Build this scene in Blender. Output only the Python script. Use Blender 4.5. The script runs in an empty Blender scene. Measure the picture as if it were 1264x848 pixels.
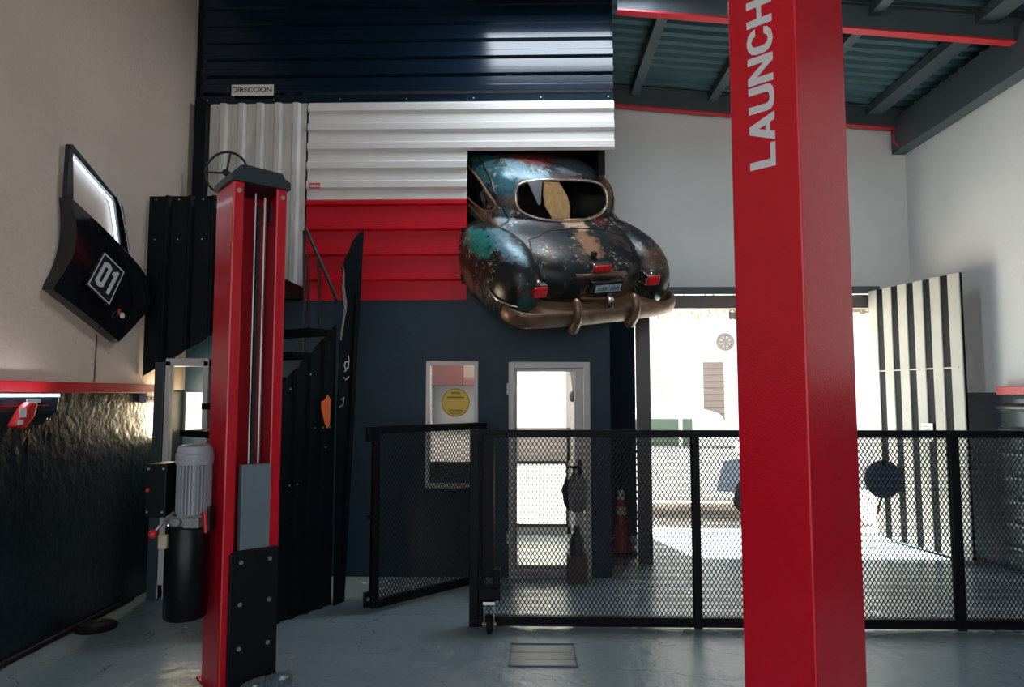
import bpy, bmesh, math, random
from mathutils import Vector as V, Matrix
random.seed(7)
PI = math.pi
S = bpy.context.scene
COL = S.collection

# ------------------------------------------------------------------ materials
MATS = {}
def nodes_of(m):
    m.use_nodes = True
    return m.node_tree.nodes, m.node_tree.links
def mat(name, col, rough=.5, metal=0., var=.0, vscale=6., bump=0., bscale=40., spec=.5, coat=0., detail=4., stretch=None, col2=None):
    """Principled material with object-space noise variation and bump."""
    if name in MATS: return MATS[name]
    m = bpy.data.materials.new(name); n, l = nodes_of(m)
    b = n['Principled BSDF']
    b.inputs['Base Color'].default_value = (*col, 1); b.inputs['Roughness'].default_value = rough
    b.inputs['Metallic'].default_value = metal; b.inputs['Specular IOR Level'].default_value = spec
    b.inputs['Coat Weight'].default_value = coat; b.inputs['Coat Roughness'].default_value = .08
    tc = n.new('ShaderNodeTexCoord'); src = tc.outputs['Object']
    if stretch:
        mp = n.new('ShaderNodeMapping'); mp.inputs['Scale'].default_value = stretch
        l.new(src, mp.inputs['Vector']); src = mp.outputs['Vector']
    if var or col2:
        t = n.new('ShaderNodeTexNoise'); t.inputs['Scale'].default_value = vscale; t.inputs['Detail'].default_value = detail
        l.new(src, t.inputs['Vector'])
        r = n.new('ShaderNodeValToRGB'); r.color_ramp.elements[0].position = .3; r.color_ramp.elements[1].position = .7
        c2 = col2 if col2 else tuple(min(1, c * (1 + var)) for c in col)
        c1 = col if col2 else tuple(c * (1 - var) for c in col)
        r.color_ramp.elements[0].color = (*c1, 1); r.color_ramp.elements[1].color = (*c2, 1)
        l.new(t.outputs['Fac'], r.inputs['Fac']); l.new(r.outputs['Color'], b.inputs['Base Color'])
    if bump:
        t2 = n.new('ShaderNodeTexNoise'); t2.inputs['Scale'].default_value = bscale; t2.inputs['Detail'].default_value = 5
        l.new(src, t2.inputs['Vector'])
        bp = n.new('ShaderNodeBump'); bp.inputs['Strength'].default_value = bump; bp.inputs['Distance'].default_value = .02
        l.new(t2.outputs['Fac'], bp.inputs['Height']); l.new(bp.outputs['Normal'], b.inputs['Normal'])
    MATS[name] = m
    return m
def emit(name, col, strength):
    if name in MATS: return MATS[name]
    m = bpy.data.materials.new(name); n, l = nodes_of(m)
    b = n['Principled BSDF']; b.inputs['Base Color'].default_value = (*col, 1)
    b.inputs['Emission Color'].default_value = (*col, 1); b.inputs['Emission Strength'].default_value = strength
    MATS[name] = m; return m
def glass(name, tint=(1, 1, 1), rough=.02, ior=1.45):
    m = bpy.data.materials.new(name); n, l = nodes_of(m)
    n.remove(n['Principled BSDF']); o = n['Material Output']
    t = n.new('ShaderNodeBsdfTransparent'); t.inputs['Color'].default_value = (*tint, 1)
    g = n.new('ShaderNodeBsdfGlossy'); g.inputs['Roughness'].default_value = rough
    f = n.new('ShaderNodeFresnel'); f.inputs['IOR'].default_value = ior
    mx = n.new('ShaderNodeMixShader'); l.new(f.outputs[0], mx.inputs[0]); l.new(t.outputs[0], mx.inputs[1]); l.new(g.outputs[0], mx.inputs[2])
    l.new(mx.outputs[0], o.inputs['Surface']); MATS[name] = m
    return m

# ------------------------------------------------------------------ mesh helpers
class MB:
    def __init__(s): s.bm = bmesh.new(); s.mi = 0
    def _f(s, vs):
        try:
            f = s.bm.faces.new(vs); f.material_index = s.mi; return f
        except ValueError: return None
    def box(s, a, b):
        x0, y0, z0 = a; x1, y1, z1 = b
        v = [s.bm.verts.new((x, y, z)) for z in (z0, z1) for x, y in ((x0, y0), (x1, y0), (x1, y1), (x0, y1))]
        for q in ((3, 2, 1, 0), (4, 5, 6, 7), (0, 1, 5, 4), (1, 2, 6, 5), (2, 3, 7, 6), (3, 0, 4, 7)): s._f([v[i] for i in q])
        return s
    def cbox(s, c, d): return s.box([c[i] - d[i] / 2 for i in range(3)], [c[i] + d[i] / 2 for i in range(3)])
    def prism(s, poly, vec):
        vec = V(vec); a = [s.bm.verts.new(p) for p in poly]; b = [s.bm.verts.new(V(p) + vec) for p in poly]; n = len(a)
        s._f(a[::-1]); s._f(b)
        for i in range(n): s._f([a[i], a[(i + 1) % n], b[(i + 1) % n], b[i]])
        return s
    def strip(s, bottom, top, vec):
        """solid between two polylines (same length), thickened by vec, no caps as n-gons"""
        vec = V(vec); n = len(bottom)
        B = [s.bm.verts.new(p) for p in bottom]; T = [s.bm.verts.new(p) for p in top]
        B2 = [s.bm.verts.new(V(p) + vec) for p in bottom]; T2 = [s.bm.verts.new(V(p) + vec) for p in top]
        for i in range(n - 1):
            s._f([B[i], B[i + 1], T[i + 1], T[i]]); s._f([B2[i + 1], B2[i], T2[i], T2[i + 1]])
            s._f([B[i + 1], B[i], B2[i], B2[i + 1]]); s._f([T[i], T[i + 1], T2[i + 1], T2[i]])
        s._f([B[0], T[0], T2[0], B2[0]]); s._f([T[-1], B[-1], B2[-1], T2[-1]])
        return s
    def tube(s, pts, r, n=10, close=False, caps=True, rz=None):
        pts = [V(p) for p in pts]; rings = []; N = len(pts); up = None
        rs = r if isinstance(r, (list, tuple)) else [r] * N
        for i, p in enumerate(pts):
            if close: d = pts[(i + 1) % N] - pts[i - 1]
            else: d = pts[min(i + 1, N - 1)] - pts[max(i - 1, 0)]
            d.normalize()
            if up is None: up = V((0, 0, 1)) if abs(d.z) < .9 else V((1, 0, 0))
            a = d.cross(up)
            if a.length < 1e-4: a = d.cross(V((1, 0, 0)))
            a.normalize(); up = a.cross(d).normalized()
            rings.append([s.bm.verts.new(p + (a * math.cos(2 * PI * k / n) + up * math.sin(2 * PI * k / n)) * rs[i]) for k in range(n)])
        for i in range(N if close else N - 1):
            A, B = rings[i], rings[(i + 1) % N]
            for k in range(n): s._f([A[k], B[k], B[(k + 1) % n], A[(k + 1) % n]][::-1])
        if caps and not close: s._f(rings[0][::1]); s._f(rings[-1][::-1])
        return s
    def lathe(s, c, prof, n=24, axis='Z'):
        c = V(c); rings = []
        def P(r, h, k):
            a = 2 * PI * k / n; x, y = r * math.cos(a), r * math.sin(a)
            return c + (V((x, y, h)) if axis == 'Z' else V((x, h, y)) if axis == 'Y' else V((h, x, y)))
        for r, h in prof: rings.append([s.bm.verts.new(P(max(r, 1e-4), h, k)) for k in range(n)])
        for A, B in zip(rings, rings[1:]):
            for k in range(n): s._f([A[k], A[(k + 1) % n], B[(k + 1) % n], B[k]])
        s._f(rings[0][::-1]); s._f(rings[-1])
        return s
    def grid(s, rows):
        R = [[s.bm.verts.new(p) for p in r] for r in rows]
        for A, B in zip(R, R[1:]):
            for k in range(len(A) - 1): s._f([A[k], A[k + 1], B[k + 1], B[k]])
        return s
    def ell(s, c, r, nu=20, nv=12, e=1.):
        pw = lambda v: math.copysign(abs(v) ** e, v)
        rows = []
        for j in range(nv + 1):
            t = PI * j / nv
            rows.append([(c[0] + r[0] * pw(math.sin(t)) * pw(math.cos(2 * PI * i / nu)), c[1] + r[1] * pw(math.sin(t)) * pw(math.sin(2 * PI * i / nu)), c[2] + r[2] * pw(math.cos(t))) for i in range(nu + 1)])
        return s.grid(rows[::-1])
    def build(s, name, m, parent=None, origin=None, smooth=None, bevel=0, seg=2, weld=True, sub=0):
        """verts are in the thing's own frame when parent is given (or world minus origin)"""
        if weld: bmesh.ops.remove_doubles(s.bm, verts=s.bm.verts, dist=1e-5)
        bmesh.ops.recalc_face_normals(s.bm, faces=s.bm.faces)
        if origin is None and parent is not None and parent.get('_org') is not None: o = V(parent['_org'])
        else: o = V(origin) if origin is not None else V((0, 0, 0))
        if o.length: bmesh.ops.translate(s.bm, verts=s.bm.verts, vec=-o)
        me = bpy.data.meshes.new(name); s.bm.to_mesh(me); s.bm.free()
        for mm in (m if isinstance(m, (list, tuple)) else [m]): me.materials.append(mm)
        ob = bpy.data.objects.new(name, me); COL.objects.link(ob)
        if parent is not None:
            ob.parent = parent
            if parent.get('_org') is not None: ob['_org'] = parent['_org']
        elif origin is not None: ob.location = o
        if smooth is not None:
            me.polygons.foreach_set('use_smooth', [True] * len(me.polygons))
            if smooth < 180: me.set_sharp_from_angle(angle=math.radians(smooth))
        if bevel:
            md = ob.modifiers.new('bevel', 'BEVEL'); md.width = bevel; md.segments = seg; md.limit_method = 'ANGLE'; md.angle_limit = math.radians(40)
        if sub:
            md = ob.modifiers.new('sub', 'SUBSURF'); md.levels = sub; md.render_levels = sub
        return ob
def tag(o, label, cat, group=None, kind=None):
    if label: o['label'] = label
    if cat: o['category'] = cat
    if group: o['group'] = group
    if kind: o['kind'] = kind
    return o
def thing(name, label, cat, loc=(0, 0, 0), rotz=0, group=None, world=True):
    o = bpy.data.objects.new(name, None); COL.objects.link(o); o.location = loc; o.rotation_euler = (0, 0, rotz)
    o.empty_display_size = .1
    tag(o, label, cat, group)
    if world: o['_org'] = list(loc)      # parts authored in world coordinates
    return o
def struct(o, label=None, cat=None):
    o['kind'] = 'structure'
    if label: o['label'] = label
    if cat: o['category'] = cat
    return o
def text_mesh(txt, size, depth, name, m, parent, M, off=0., align='CENTER'):
    """writing as a solid mesh; M takes text space (x right, y up, z out) to the parent's own frame"""
    cu = bpy.data.curves.new('txt', 'FONT'); cu.body = txt; cu.size = size; cu.extrude = depth; cu.offset = off
    cu.align_x = align; cu.align_y = 'CENTER'
    to = bpy.data.objects.new('txt', cu); COL.objects.link(to)
    dg = bpy.context.evaluated_depsgraph_get(); me = bpy.data.meshes.new_from_object(to.evaluated_get(dg))
    bpy.data.objects.remove(to); bpy.data.curves.remove(cu)
    me.transform(M); me.name = name; me.materials.clear(); me.materials.append(m)
    ob = bpy.data.objects.new(name, me); COL.objects.link(ob); ob.parent = parent
    return ob
def frame3(o, xr, yu):
    xr = V(xr).normalized(); yu = V(yu); yu = (yu - xr * yu.dot(xr)).normalized(); z = xr.cross(yu)
    M = Matrix((( xr.x, yu.x, z.x, o[0]), (xr.y, yu.y, z.y, o[1]), (xr.z, yu.z, z.z, o[2]), (0, 0, 0, 1)))
    return M
def lerp(a, b, t): return a + (b - a) * t

def frosted_mat():
    m = bpy.data.materials.new('frosted_pane'); n, l = nodes_of(m); n.remove(n['Principled BSDF'])
    a = n.new('ShaderNodeBsdfTranslucent'); a.inputs[0].default_value = (.55, .57, .54, 1); g = n.new('ShaderNodeBsdfTransparent'); g.inputs[0].default_value = (.6, .62, .6, 1)
    mx = n.new('ShaderNodeMixShader'); mx.inputs[0].default_value = .7; l.new(g.outputs[0], mx.inputs[1]); l.new(a.outputs[0], mx.inputs[2]); l.new(mx.outputs[0], n['Material Output'].inputs[0]); return m
frosted = frosted_mat()
# palette -------------------------------------------------------------------
tan = mat('tan_plaster', (.62, .505, .42), .85, var=.06, vscale=1.6, bump=.25, bscale=30)
def add_specks(m, dark, th, scale, zone_scale, zone):
    n, l = nodes_of(m); b = n['Principled BSDF']; src = b.inputs['Base Color'].links[0].from_socket
    tc = n.new('ShaderNodeTexCoord'); a = n.new('ShaderNodeTexNoise'); a.inputs['Scale'].default_value = scale; a.inputs['Detail'].default_value = 6; l.new(tc.outputs['Object'], a.inputs['Vector'])
    z = n.new('ShaderNodeTexNoise'); z.inputs['Scale'].default_value = zone_scale; l.new(tc.outputs['Object'], z.inputs['Vector'])
    r1 = n.new('ShaderNodeMapRange'); r1.inputs[1].default_value = th; r1.inputs[2].default_value = th + .03; l.new(a.outputs['Fac'], r1.inputs[0])
    r2 = n.new('ShaderNodeMapRange'); r2.inputs[1].default_value = zone; r2.inputs[2].default_value = zone + .08; l.new(z.outputs['Fac'], r2.inputs[0])
    mu = n.new('ShaderNodeMath'); mu.operation = 'MULTIPLY'; l.new(r1.outputs[0], mu.inputs[0]); l.new(r2.outputs[0], mu.inputs[1])
    mx = n.new('ShaderNodeMix'); mx.data_type = 'RGBA'; mx.inputs['B'].default_value = (*dark, 1); l.new(mu.outputs[0], mx.inputs['Factor']); l.new(src, mx.inputs['A']); l.new(mx.outputs['Result'], b.inputs['Base Color'])
add_specks(tan, (.36, .29, .24), .66, 38, 1.1, .52)
darkwall = mat('dark_textured_paint', (.008, .015, .020), .30, var=.3, vscale=3, bump=.5, bscale=14, spec=.6)
white_wall = mat('white_plaster', (.66, .67, .66), .8, var=.05, vscale=1.4, bump=.12, bscale=25)
navy = mat('navy_wall_paint', (.005, .024, .044), .5, var=.15, vscale=4, bump=.15, bscale=18, spec=.3)
black_sheet = mat('black_coated_sheet', (.002, .009, .020), .2, bump=.02, bscale=3, spec=.5)
black_sheet2 = mat('black_sheet_satin', (.003, .006, .009), .42, var=.2, vscale=4, spec=.15)
white_sheet = mat('white_coated_sheet', (.60, .585, .565), .35, var=.04, vscale=3)
old_white = mat('weathered_white_sheet', (.50, .48, .46), .45, var=.18, vscale=5, stretch=(3, 3, .6))
red_sheet = mat('red_coated_sheet', (.48, .003, .013), .42, var=.08, vscale=3, spec=.2)
red_paint = mat('red_post_paint', (.54, .002, .015), .30, var=.04, vscale=6, bump=.12, bscale=120, coat=.25)
red_rail = mat('red_rail_paint', (.48, .010, .020), .4, var=.1, vscale=8)
steel_dark = mat('dark_painted_steel', (.030, .042, .050), .4, var=.15, vscale=5)
beam_grey = mat('slate_beam_paint', (.055, .072, .082), .5, var=.12, vscale=3)
roof_mat = mat('teal_roof_sheet', (.038, .088, .105), .4, var=.15, vscale=2)
fence_black = mat('black_powder_coat', (.003, .004, .006), .5, spec=.15)
mesh_black = mat('expanded_metal_black', (.007, .009, .012), .5, spec=.25)
alu = mat('white_aluminium', (.52, .51, .50), .4, var=.05)
greyalu = mat('grey_aluminium', (.30, .31, .33), .4)
chrome = mat('worn_chrome', (.62, .62, .62), .18, metal=1., var=.15, vscale=20)
zinc = mat('zinc_bolt', (.55, .53, .48), .35, metal=1.)
rubber = mat('black_rubber', (.004, .005, .006), .6, spec=.2, bump=.2, bscale=60)
black_gloss = mat('black_gloss_paint', (.006, .006, .008), .12, coat=.5, var=.1)
grey_plate = mat('grey_carriage_paint', (.13, .17, .19), .45, var=.06, vscale=5)
motor_grey = mat('motor_grey', (.33, .34, .37), .42, var=.06)
white_letter = mat('white_lettering', (.62, .62, .64), .5)
pale = mat('pale_plastic', (.7, .68, .63), .5)
ink = mat('black_ink', (.01, .01, .01), .5)
yellow = mat('yellow_sticker', (.72, .47, .03), .45)
red_plastic = mat('red_plastic', (.55, .02, .02), .35)
lens_red = mat('red_lens', (.62, .010, .012), .15, coat=.6)
wood = mat('warm_wood', (.95, .60, .30), .5, var=.15, vscale=5, stretch=(8, 8, .8))
brass = mat('brass_keys', (.50, .32, .14), .35, metal=.8, var=.3, vscale=40)
white_car = mat('white_car_paint', (.75, .75, .74), .3, coat=.4)
pane_clear = glass('clear_pane', ior=1.25)
pane_dark = mat('dark_glass', (.004, .005, .006), .04, spec=.6)
pane_green = mat('greenish_car_glass', (.10, .14, .11), .08)

# floor: glossy blue-grey paint, trowel bumps and a few cracks
def floor_mat():
    m = bpy.data.materials.new('painted_floor'); n, l = nodes_of(m); b = n['Principled BSDF']
    tc = n.new('ShaderNodeTexCoord')
    a = n.new('ShaderNodeTexNoise'); a.inputs['Scale'].default_value = .9; a.inputs['Detail'].default_value = 6
    l.new(tc.outputs['Object'], a.inputs['Vector'])
    r = n.new('ShaderNodeValToRGB'); r.color_ramp.elements[0].color = (.19, .262, .295, 1); r.color_ramp.elements[1].color = (.25, .305, .33, 1)
    r.color_ramp.elements[0].position = .35; r.color_ramp.elements[1].position = .7
    l.new(a.outputs['Fac'], r.inputs['Fac'])
    vo = n.new('ShaderNodeTexVoronoi'); vo.feature = 'DISTANCE_TO_EDGE'; vo.inputs['Scale'].default_value = 1.1
    wn = n.new('ShaderNodeTexNoise'); wn.inputs['Scale'].default_value = 3.; wn.inputs['Detail'].default_value = 4
    ad = n.new('ShaderNodeVectorMath'); ad.operation = 'MULTIPLY_ADD'; ad.inputs[1].default_value = (.5, .5, .5)
    l.new(tc.outputs['Object'], wn.inputs['Vector']); l.new(wn.outputs['Color'], ad.inputs[0]); l.new(tc.outputs['Object'], ad.inputs[2])
    l.new(ad.outputs[0], vo.inputs['Vector'])
    cr = n.new('ShaderNodeMapRange'); cr.inputs[1].default_value = 0; cr.inputs[2].default_value = .0025; cr.inputs[3].default_value = 0; cr.inputs[4].default_value = 1
    l.new(vo.outputs['Distance'], cr.inputs[0])
    pk = n.new('ShaderNodeTexNoise'); pk.inputs['Scale'].default_value = .7; l.new(tc.outputs['Object'], pk.inputs['Vector'])
    pm = n.new('ShaderNodeMapRange'); pm.inputs[1].default_value = .36; pm.inputs[2].default_value = .40; pm.inputs[3].default_value = .7; pm.inputs[4].default_value = 0
    l.new(pk.outputs['Fac'], pm.inputs[0])
    mxm = n.new('ShaderNodeMath'); mxm.operation = 'MAXIMUM'; l.new(cr.outputs[0], mxm.inputs[0]); l.new(pm.outputs[0], mxm.inputs[1])
    mc = n.new('ShaderNodeMix'); mc.data_type = 'RGBA'; mc.inputs['A'].default_value = (.05, .06, .065, 1)
    l.new(mxm.outputs[0], mc.inputs['Factor']); l.new(r.outputs['Color'], mc.inputs['B']); l.new(mc.outputs['Result'], b.inputs['Base Color'])
    b.inputs['Roughness'].default_value = .22; b.inputs['Specular IOR Level'].default_value = 1.0
    rg = n.new('ShaderNodeMapRange'); rg.inputs[3].default_value = .16; rg.inputs[4].default_value = .36; l.new(a.outputs['Fac'], rg.inputs[0]); l.new(rg.outputs[0], b.inputs['Roughness'])
    t = n.new('ShaderNodeTexNoise'); t.inputs['Scale'].default_value = 9; t.inputs['Detail'].default_value = 6; l.new(tc.outputs['Object'], t.inputs['Vector'])
    t3 = n.new('ShaderNodeTexNoise'); t3.inputs['Scale'].default_value = 70; t3.inputs['Detail'].default_value = 3; l.new(tc.outputs['Object'], t3.inputs['Vector'])
    hs = n.new('ShaderNodeMath'); hs.operation = 'MULTIPLY_ADD'; hs.inputs[1].default_value = .10; l.new(t3.outputs['Fac'], hs.inputs[0]); l.new(t.outputs['Fac'], hs.inputs[2])
    h2 = n.new('ShaderNodeMath'); h2.operation = 'MULTIPLY_ADD'; h2.inputs[1].default_value = .12; l.new(mxm.outputs[0], h2.inputs[0]); l.new(hs.outputs[0], h2.inputs[2])
    bp = n.new('ShaderNodeBump'); bp.inputs['Strength'].default_value = .35; bp.inputs['Distance'].default_value = .03
    l.new(h2.outputs[0], bp.inputs['Height']); l.new(bp.outputs['Normal'], b.inputs['Normal'])
    return m
FLOOR = floor_mat()
street = mat('pale_street', (.50, .48, .45), .8, var=.12, vscale=1.5)
facade_white = mat('street_facade', (.70, .68, .65), .9, var=.04)

# ------------------------------------------------------------------ camera
cam = bpy.data.cameras.new('camera'); co = bpy.data.objects.new('camera', cam); COL.objects.link(co)
cam.sensor_width = 36; cam.lens = 36 * 840 / 1264
co.location = (0, 0, 1.6); co.rotation_euler = (PI / 2 + math.atan(63 / 840), 0, math.atan(20 / 840))
cam.clip_start = .05; S.camera = co

# ------------------------------------------------------------------ setting
XL, XR, YB, YF = -3.11, 4.42, 7.9, 6.1      # left wall, right wall, back wall, office front
def roofz(x): return 5.33 - .097 * x
b = MB().box((XL - .3, -4, -.12), (XR + .3, 8.25, 0)); struct(b.build('floor', FLOOR))
b = MB().box((-30, 8.25, -.14), (40, 40, -.015)); struct(b.build('trim_street', street), 'sunlit pale street outside the back doorway', 'street')
b = MB(); b.box((-30, -24, -.14), (40, -4.0, -.015)); struct(b.build('trim_bounce_forecourt', mat('forecourt_concrete', (.15, .135, .12), .85, var=.1, vscale=1.2)), 'unseen concrete forecourt added before the open front to bounce sunlight in', 'forecourt')  # unseen ground added so sunlight bounces into the workshop
# left wall: tan above the rail, dark textured paint below
b = MB(); b.box((XL - .2, -4, 1.64), (XL, 8.1, 5.75)); b.mi = 1; b.box((XL - .2, -4, 0), (XL, 8.1, 1.64)); struct(b.build('wall_left', [tan, darkwall], weld=False))
b = MB(); b.box((XR, -4, 1.62), (XR + .2, 8.1, 5.0)); b.mi = 1; b.box((XR, -4, 0), (XR + .2, 8.1, 1.62)); struct(b.build('wall_right', [white_wall, navy], weld=False))
# back wall with the street doorway
OX0, OX1, OZ = 1.30, 4.04, 2.80
b = MB(); b.box((XL, YB, OZ), (XR, YB + .2, 5.7)); b.box((OX1, YB, 0), (XR, YB + .2, OZ)); b.mi = 1
b.box((.80, YB, 0), (1.235, YB + .2, OZ)); b.mi = 0
b.box((XL, YB, 0), (-.19, YB + .2, OZ)); b.box((.49, YB, 0), (.80, YB + .2, OZ)); b.box((-.19, YB, 1.98), (.49, YB + .2, OZ))
struct(b.build('wall_back', [white_wall, navy], weld=False))
# office front wall (navy) with door and window holes, its return, and the slab above
DX0, DX1, DZ = -.175, .551, 1.89
WX0, WX1, WZ0, WZ1 = -.915, -.447, .78, 1.90
b = MB()
b.box((XL, YF, 0), (WX0, YF + .12, 2.45)); b.box((WX0, YF, 0), (WX1, YF + .12, WZ0)); b.box((WX0, YF, WZ1), (WX1, YF + .12, 2.45))
b.box((WX1, YF, 0), (DX0, YF + .12, 2.45)); b.box((DX0, YF, DZ), (DX1, YF + .12, 2.45)); b.box((DX1, YF, 0), (.73, YF + .12, 2.45))
b.box((.61, YF + .12, 0), (.73, YB, 2.45))
struct(b.build('wall_office', navy))
b = MB(); b.box((XL, YF + .02, 2.45), (.73, YB, 2.57)); struct(b.build('trim_office_slab', navy), 'navy slab over the small office', 'slab')
b = MB(); b.box((XL, YF + .13, 0.001), (-1.2, YF + .2, 2.44)); b.box((-1.2, 7.0, 0), (-1.1, YB, 2.44)); struct(b.build('wall_office_inner', white_wall))
# loft closing walls behind the cladding
b = MB(); b.box((-.75, 7.3, 2.57), (.70, 7.36, 5.2)); b.box((-.75, YF + .12, 2.57), (-.70, 7.3, 5.2)); b.box((.66, YF + .12, 3.64), (.72, 7.3, 5.2))
struct(b.build('wall_loft', mat('loft_black', (.004, .004, .005), .8)))
# roof of corrugated sheet
prof = []; y = -4.0; P = .16
while y < 8.2:
    prof += [(y, 0), (y + .05, 0), (y + .075, .035), (y + .135, .035)]; y += P
b = MB(); b.strip([(XL - .2, q[0], roofz(XL - .2) + q[1]) for q in prof], [(XR + .3, q[0], roofz(XR + .3) + q[1]) for q in prof], (0, 0, .01))
struct(b.build('ceiling', roof_mat))
def sloped(mb, x0, x1, y0, y1, dz0, dz1):
    mb.prism([(x0, y0, roofz(x0) + dz0), (x1, y0, roofz(x1) + dz0), (x1, y0, roofz(x1) + dz1), (x0, y0, roofz(x0) + dz1)], (0, y1 - y0, 0))
def rafter(y, x0, label, w=.12, d=.25):
    t = thing('roof_beam', label, 'beam', (x0, y, roofz(x0) - d))
    m = MB(); sloped(m, x0, XR - .02, y - .012, y + .012, -d + .012, -.012); sloped(m, x0, XR - .02, y - w / 2, y + w / 2, -.014, 0); m.build('web', beam_grey, t)
    m = MB(); sloped(m, x0, XR - .02, y - w / 2, y + w / 2, -d, -d + .014); o = m.build('flange', red_rail, t); o['label'] = 'red bottom flange'
    return t
rafter(5.86, .80, 'slate roof beam with red lower edge crossing nearest, above the lettered red post', .09)
rafter(7.8, .80, 'slate roof beam with red lower edge along the far white wall', .09)
m = MB(); m.box((XR - .16, 2.0, 4.40), (XR - .005, 7.88, 4.80)); tag(m.build('roof_beam', beam_grey, origin=(XR - .08, 5, 4.4), bevel=.004), 'dark slate beam running along the top of the right wall', 'beam')
for x, lb in ((1.26, 'grey roof purlin nearest the corrugated facade'), (2.16, 'grey roof purlin mostly hidden behind the lettered red post'), (3.06, 'grey roof purlin just right of the lettered red post'), (4.02, 'wide grey roof purlin nearest the right wall')):
    m = MB(); w = .05 if x < 4 else .09
    m.box((x - w, 1.5, roofz(x) - .10), (x + w, 7.86, roofz(x) - .085)); m.box((x - w, 1.5, roofz(x) - .085), (x - w + .012, 7.86, roofz(x) - .006))
    m.box((x + w - .012, 1.5, roofz(x) - .085), (x + w, 7.86, roofz(x) - .006))
    tag(m.build('roof_purlin', beam_grey, origin=(x, 4.6, roofz(x))), lb, 'purlin', 'roof purlins')
m = MB(); m.tube([(4.2, 7.76, 4.60), (4.22, 7.74, 4.50), (4.27, 7.73, 4.44)], .012, 8); tag(m.build('wire_hook', red_rail, origin=(4.2, 7.76, 4.44), smooth=60), 'small red wire hook hanging under the far roof beam', 'hook')

# rails and baseboards
t = thing('trim_1', 'red rail capping the dark lower half of the left wall', 'rail', (XL, 2.5, 1.61)); t['kind'] = 'structure'
MB().box((XL + .001, -3.9, 1.612), (XL + .075, 5.50, 1.682)).build('rail', red_rail, t, bevel=.004)
k = MB().box((XL + .002, 5.38, 1.535), (XL + .06, 5.515, 1.611)).build('bracket', greyalu, t, bevel=.003)
for yy in (5.415, 5.475): MB().lathe((XL + .06, yy, 1.57), [(.018, 0), (.018, .004)], 14, 'X').build('bolt_hole', ink, k)
t = MB().box((XR - .09, -3.9, 1.60), (XR - .001, 6.42, 1.67)).build('trim_2', red_rail, origin=(XR, 2, 1.6), bevel=.004); struct(t, 'red rail capping the dark lower half of the right wall', 'rail')
t = MB().tube([(XL + .02, -3.9, .02), (XL + .02, 5.36, .02)], .019, 10).build('baseboard_left', rubber, origin=(XL, 2, 0), smooth=60); struct(t)

# corrugated cladding --------------------------------------------------------
def ribs(u0, u1, pitch, flat, slope, h, phase=0.):
    """trapezoid profile [(u, height)] from u0 to u1"""
    pts = []; u = u0 - pitch + phase
    while u < u1 + pitch:
        pts += [(u, 0), (u + flat, 0), (u + flat + slope, h), (u + pitch - slope, h)]; u += pitch
    out = []
    for (a, ha), (c, hc) in zip(pts, pts[1:]):
        if c <= u0 or a >= u1: continue
        if a < u0: ha = lerp(ha, hc, (u0 - a) / (c - a)); a = u0
        if not out: out.append((a, ha))
        if c > u1: out.append((u1, lerp(ha, hc, (u1 - a) / (c - a)))); break
        out.append((c, hc))
    return out
def clad_h(name, label, x0, x1, z0, z1, y, m, pitch, flat, slope, h, notch=None, zones=None):
    p = ribs(z0, z1, pitch, flat, slope, h); mb = MB()
    if zones:
        def hat(z):
            for (a, ha), (c, hc) in zip(p, p[1:]):
                if a <= z <= c: return lerp(ha, hc, (z - a) / max(1e-9, c - a))
            return 0
        for za, zb, xe in zones:
            q = [(za, hat(za))] + [k for k in p if za < k[0] < zb] + [(zb, hat(zb))]
            mb.strip([(x0, y - k[1], k[0]) for k in q], [(xe, y - k[1], k[0]) for k in q], (0, .004, 0))
        t = thing(name, label, 'cladding', ((x0 + x1) / 2, y, z0)); mb.build('sheet', m, t); return t
    if notch:
        nx, nz = notch; i = [q for q in p if q[0] > nz]; lo = [q for q in p if q[0] <= nz]
        hn = lerp(lo[-1][1], i[0][1], (nz - lo[-1][0]) / (i[0][0] - lo[-1][0]))
        up = [(nz, hn)] + i; lo = lo + [(nz, hn)]
        mb.strip([(nx, y - q[1], q[0]) for q in up], [(x1, y - q[1], q[0]) for q in up], (0, .004, 0))
        mb.strip([(x0, y - q[1], q[0]) for q in up], [(nx, y - q[1], q[0]) for q in up], (0, .004, 0))
        mb.strip([(x0, y - q[1], q[0]) for q in lo], [(nx, y - q[1], q[0]) for q in lo], (0, .004, 0))
    else:
        mb.strip([(x0, y - q[1], q[0]) for q in p], [(x1, y - q[1], q[0]) for q in p], (0, .004, 0))
    t = thing(name, label, 'cladding', ((x0 + x1) / 2, y, z0)); mb.build('sheet', m, t); return t
def screws(t, pts, nrm=(0, -1, 0), r=.007, m=None, name='screw', d=.006):
    n = V(nrm)
    for p in pts: MB().tube([V(p), V(p) + n * d], r, 8).build(name, m or zinc, t)
t = clad_h('corrugated_cladding', 'glossy black corrugated sheet at the top of the facade, ribs level', -3.04, .785, 4.30, 5.62, 6.09, black_sheet, .165, .075, .02, .03)
screws(t, [(-2.98 + i * .62, 6.085, 4.33) for i in range(7)])
t = clad_h('corrugated_cladding', 'white corrugated sheet across the facade above the red one, ribs level', -2.03, .79, 3.384, 4.299, 6.088, white_sheet, .181, .085, .02, .028, notch=(-.555, 3.83))
screws(t, [(.72, 6.083, z) for z in (4.24, 4.06)] + [(-1.98, 6.083, z) for z in (4.24, 4.06, 3.5)], m=mat('dull_screw', (.2, .2, .2), .5))
t = clad_h('corrugated_cladding', 'red corrugated sheet on the facade left of the hanging car', -2.03, -.555, 2.452, 3.383, 6.086, red_sheet, .232, .17, .015, .03, zones=[(2.452, 2.60, -.555), (2.60, 3.10, -.605), (3.10, 3.383, -.555)])
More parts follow.
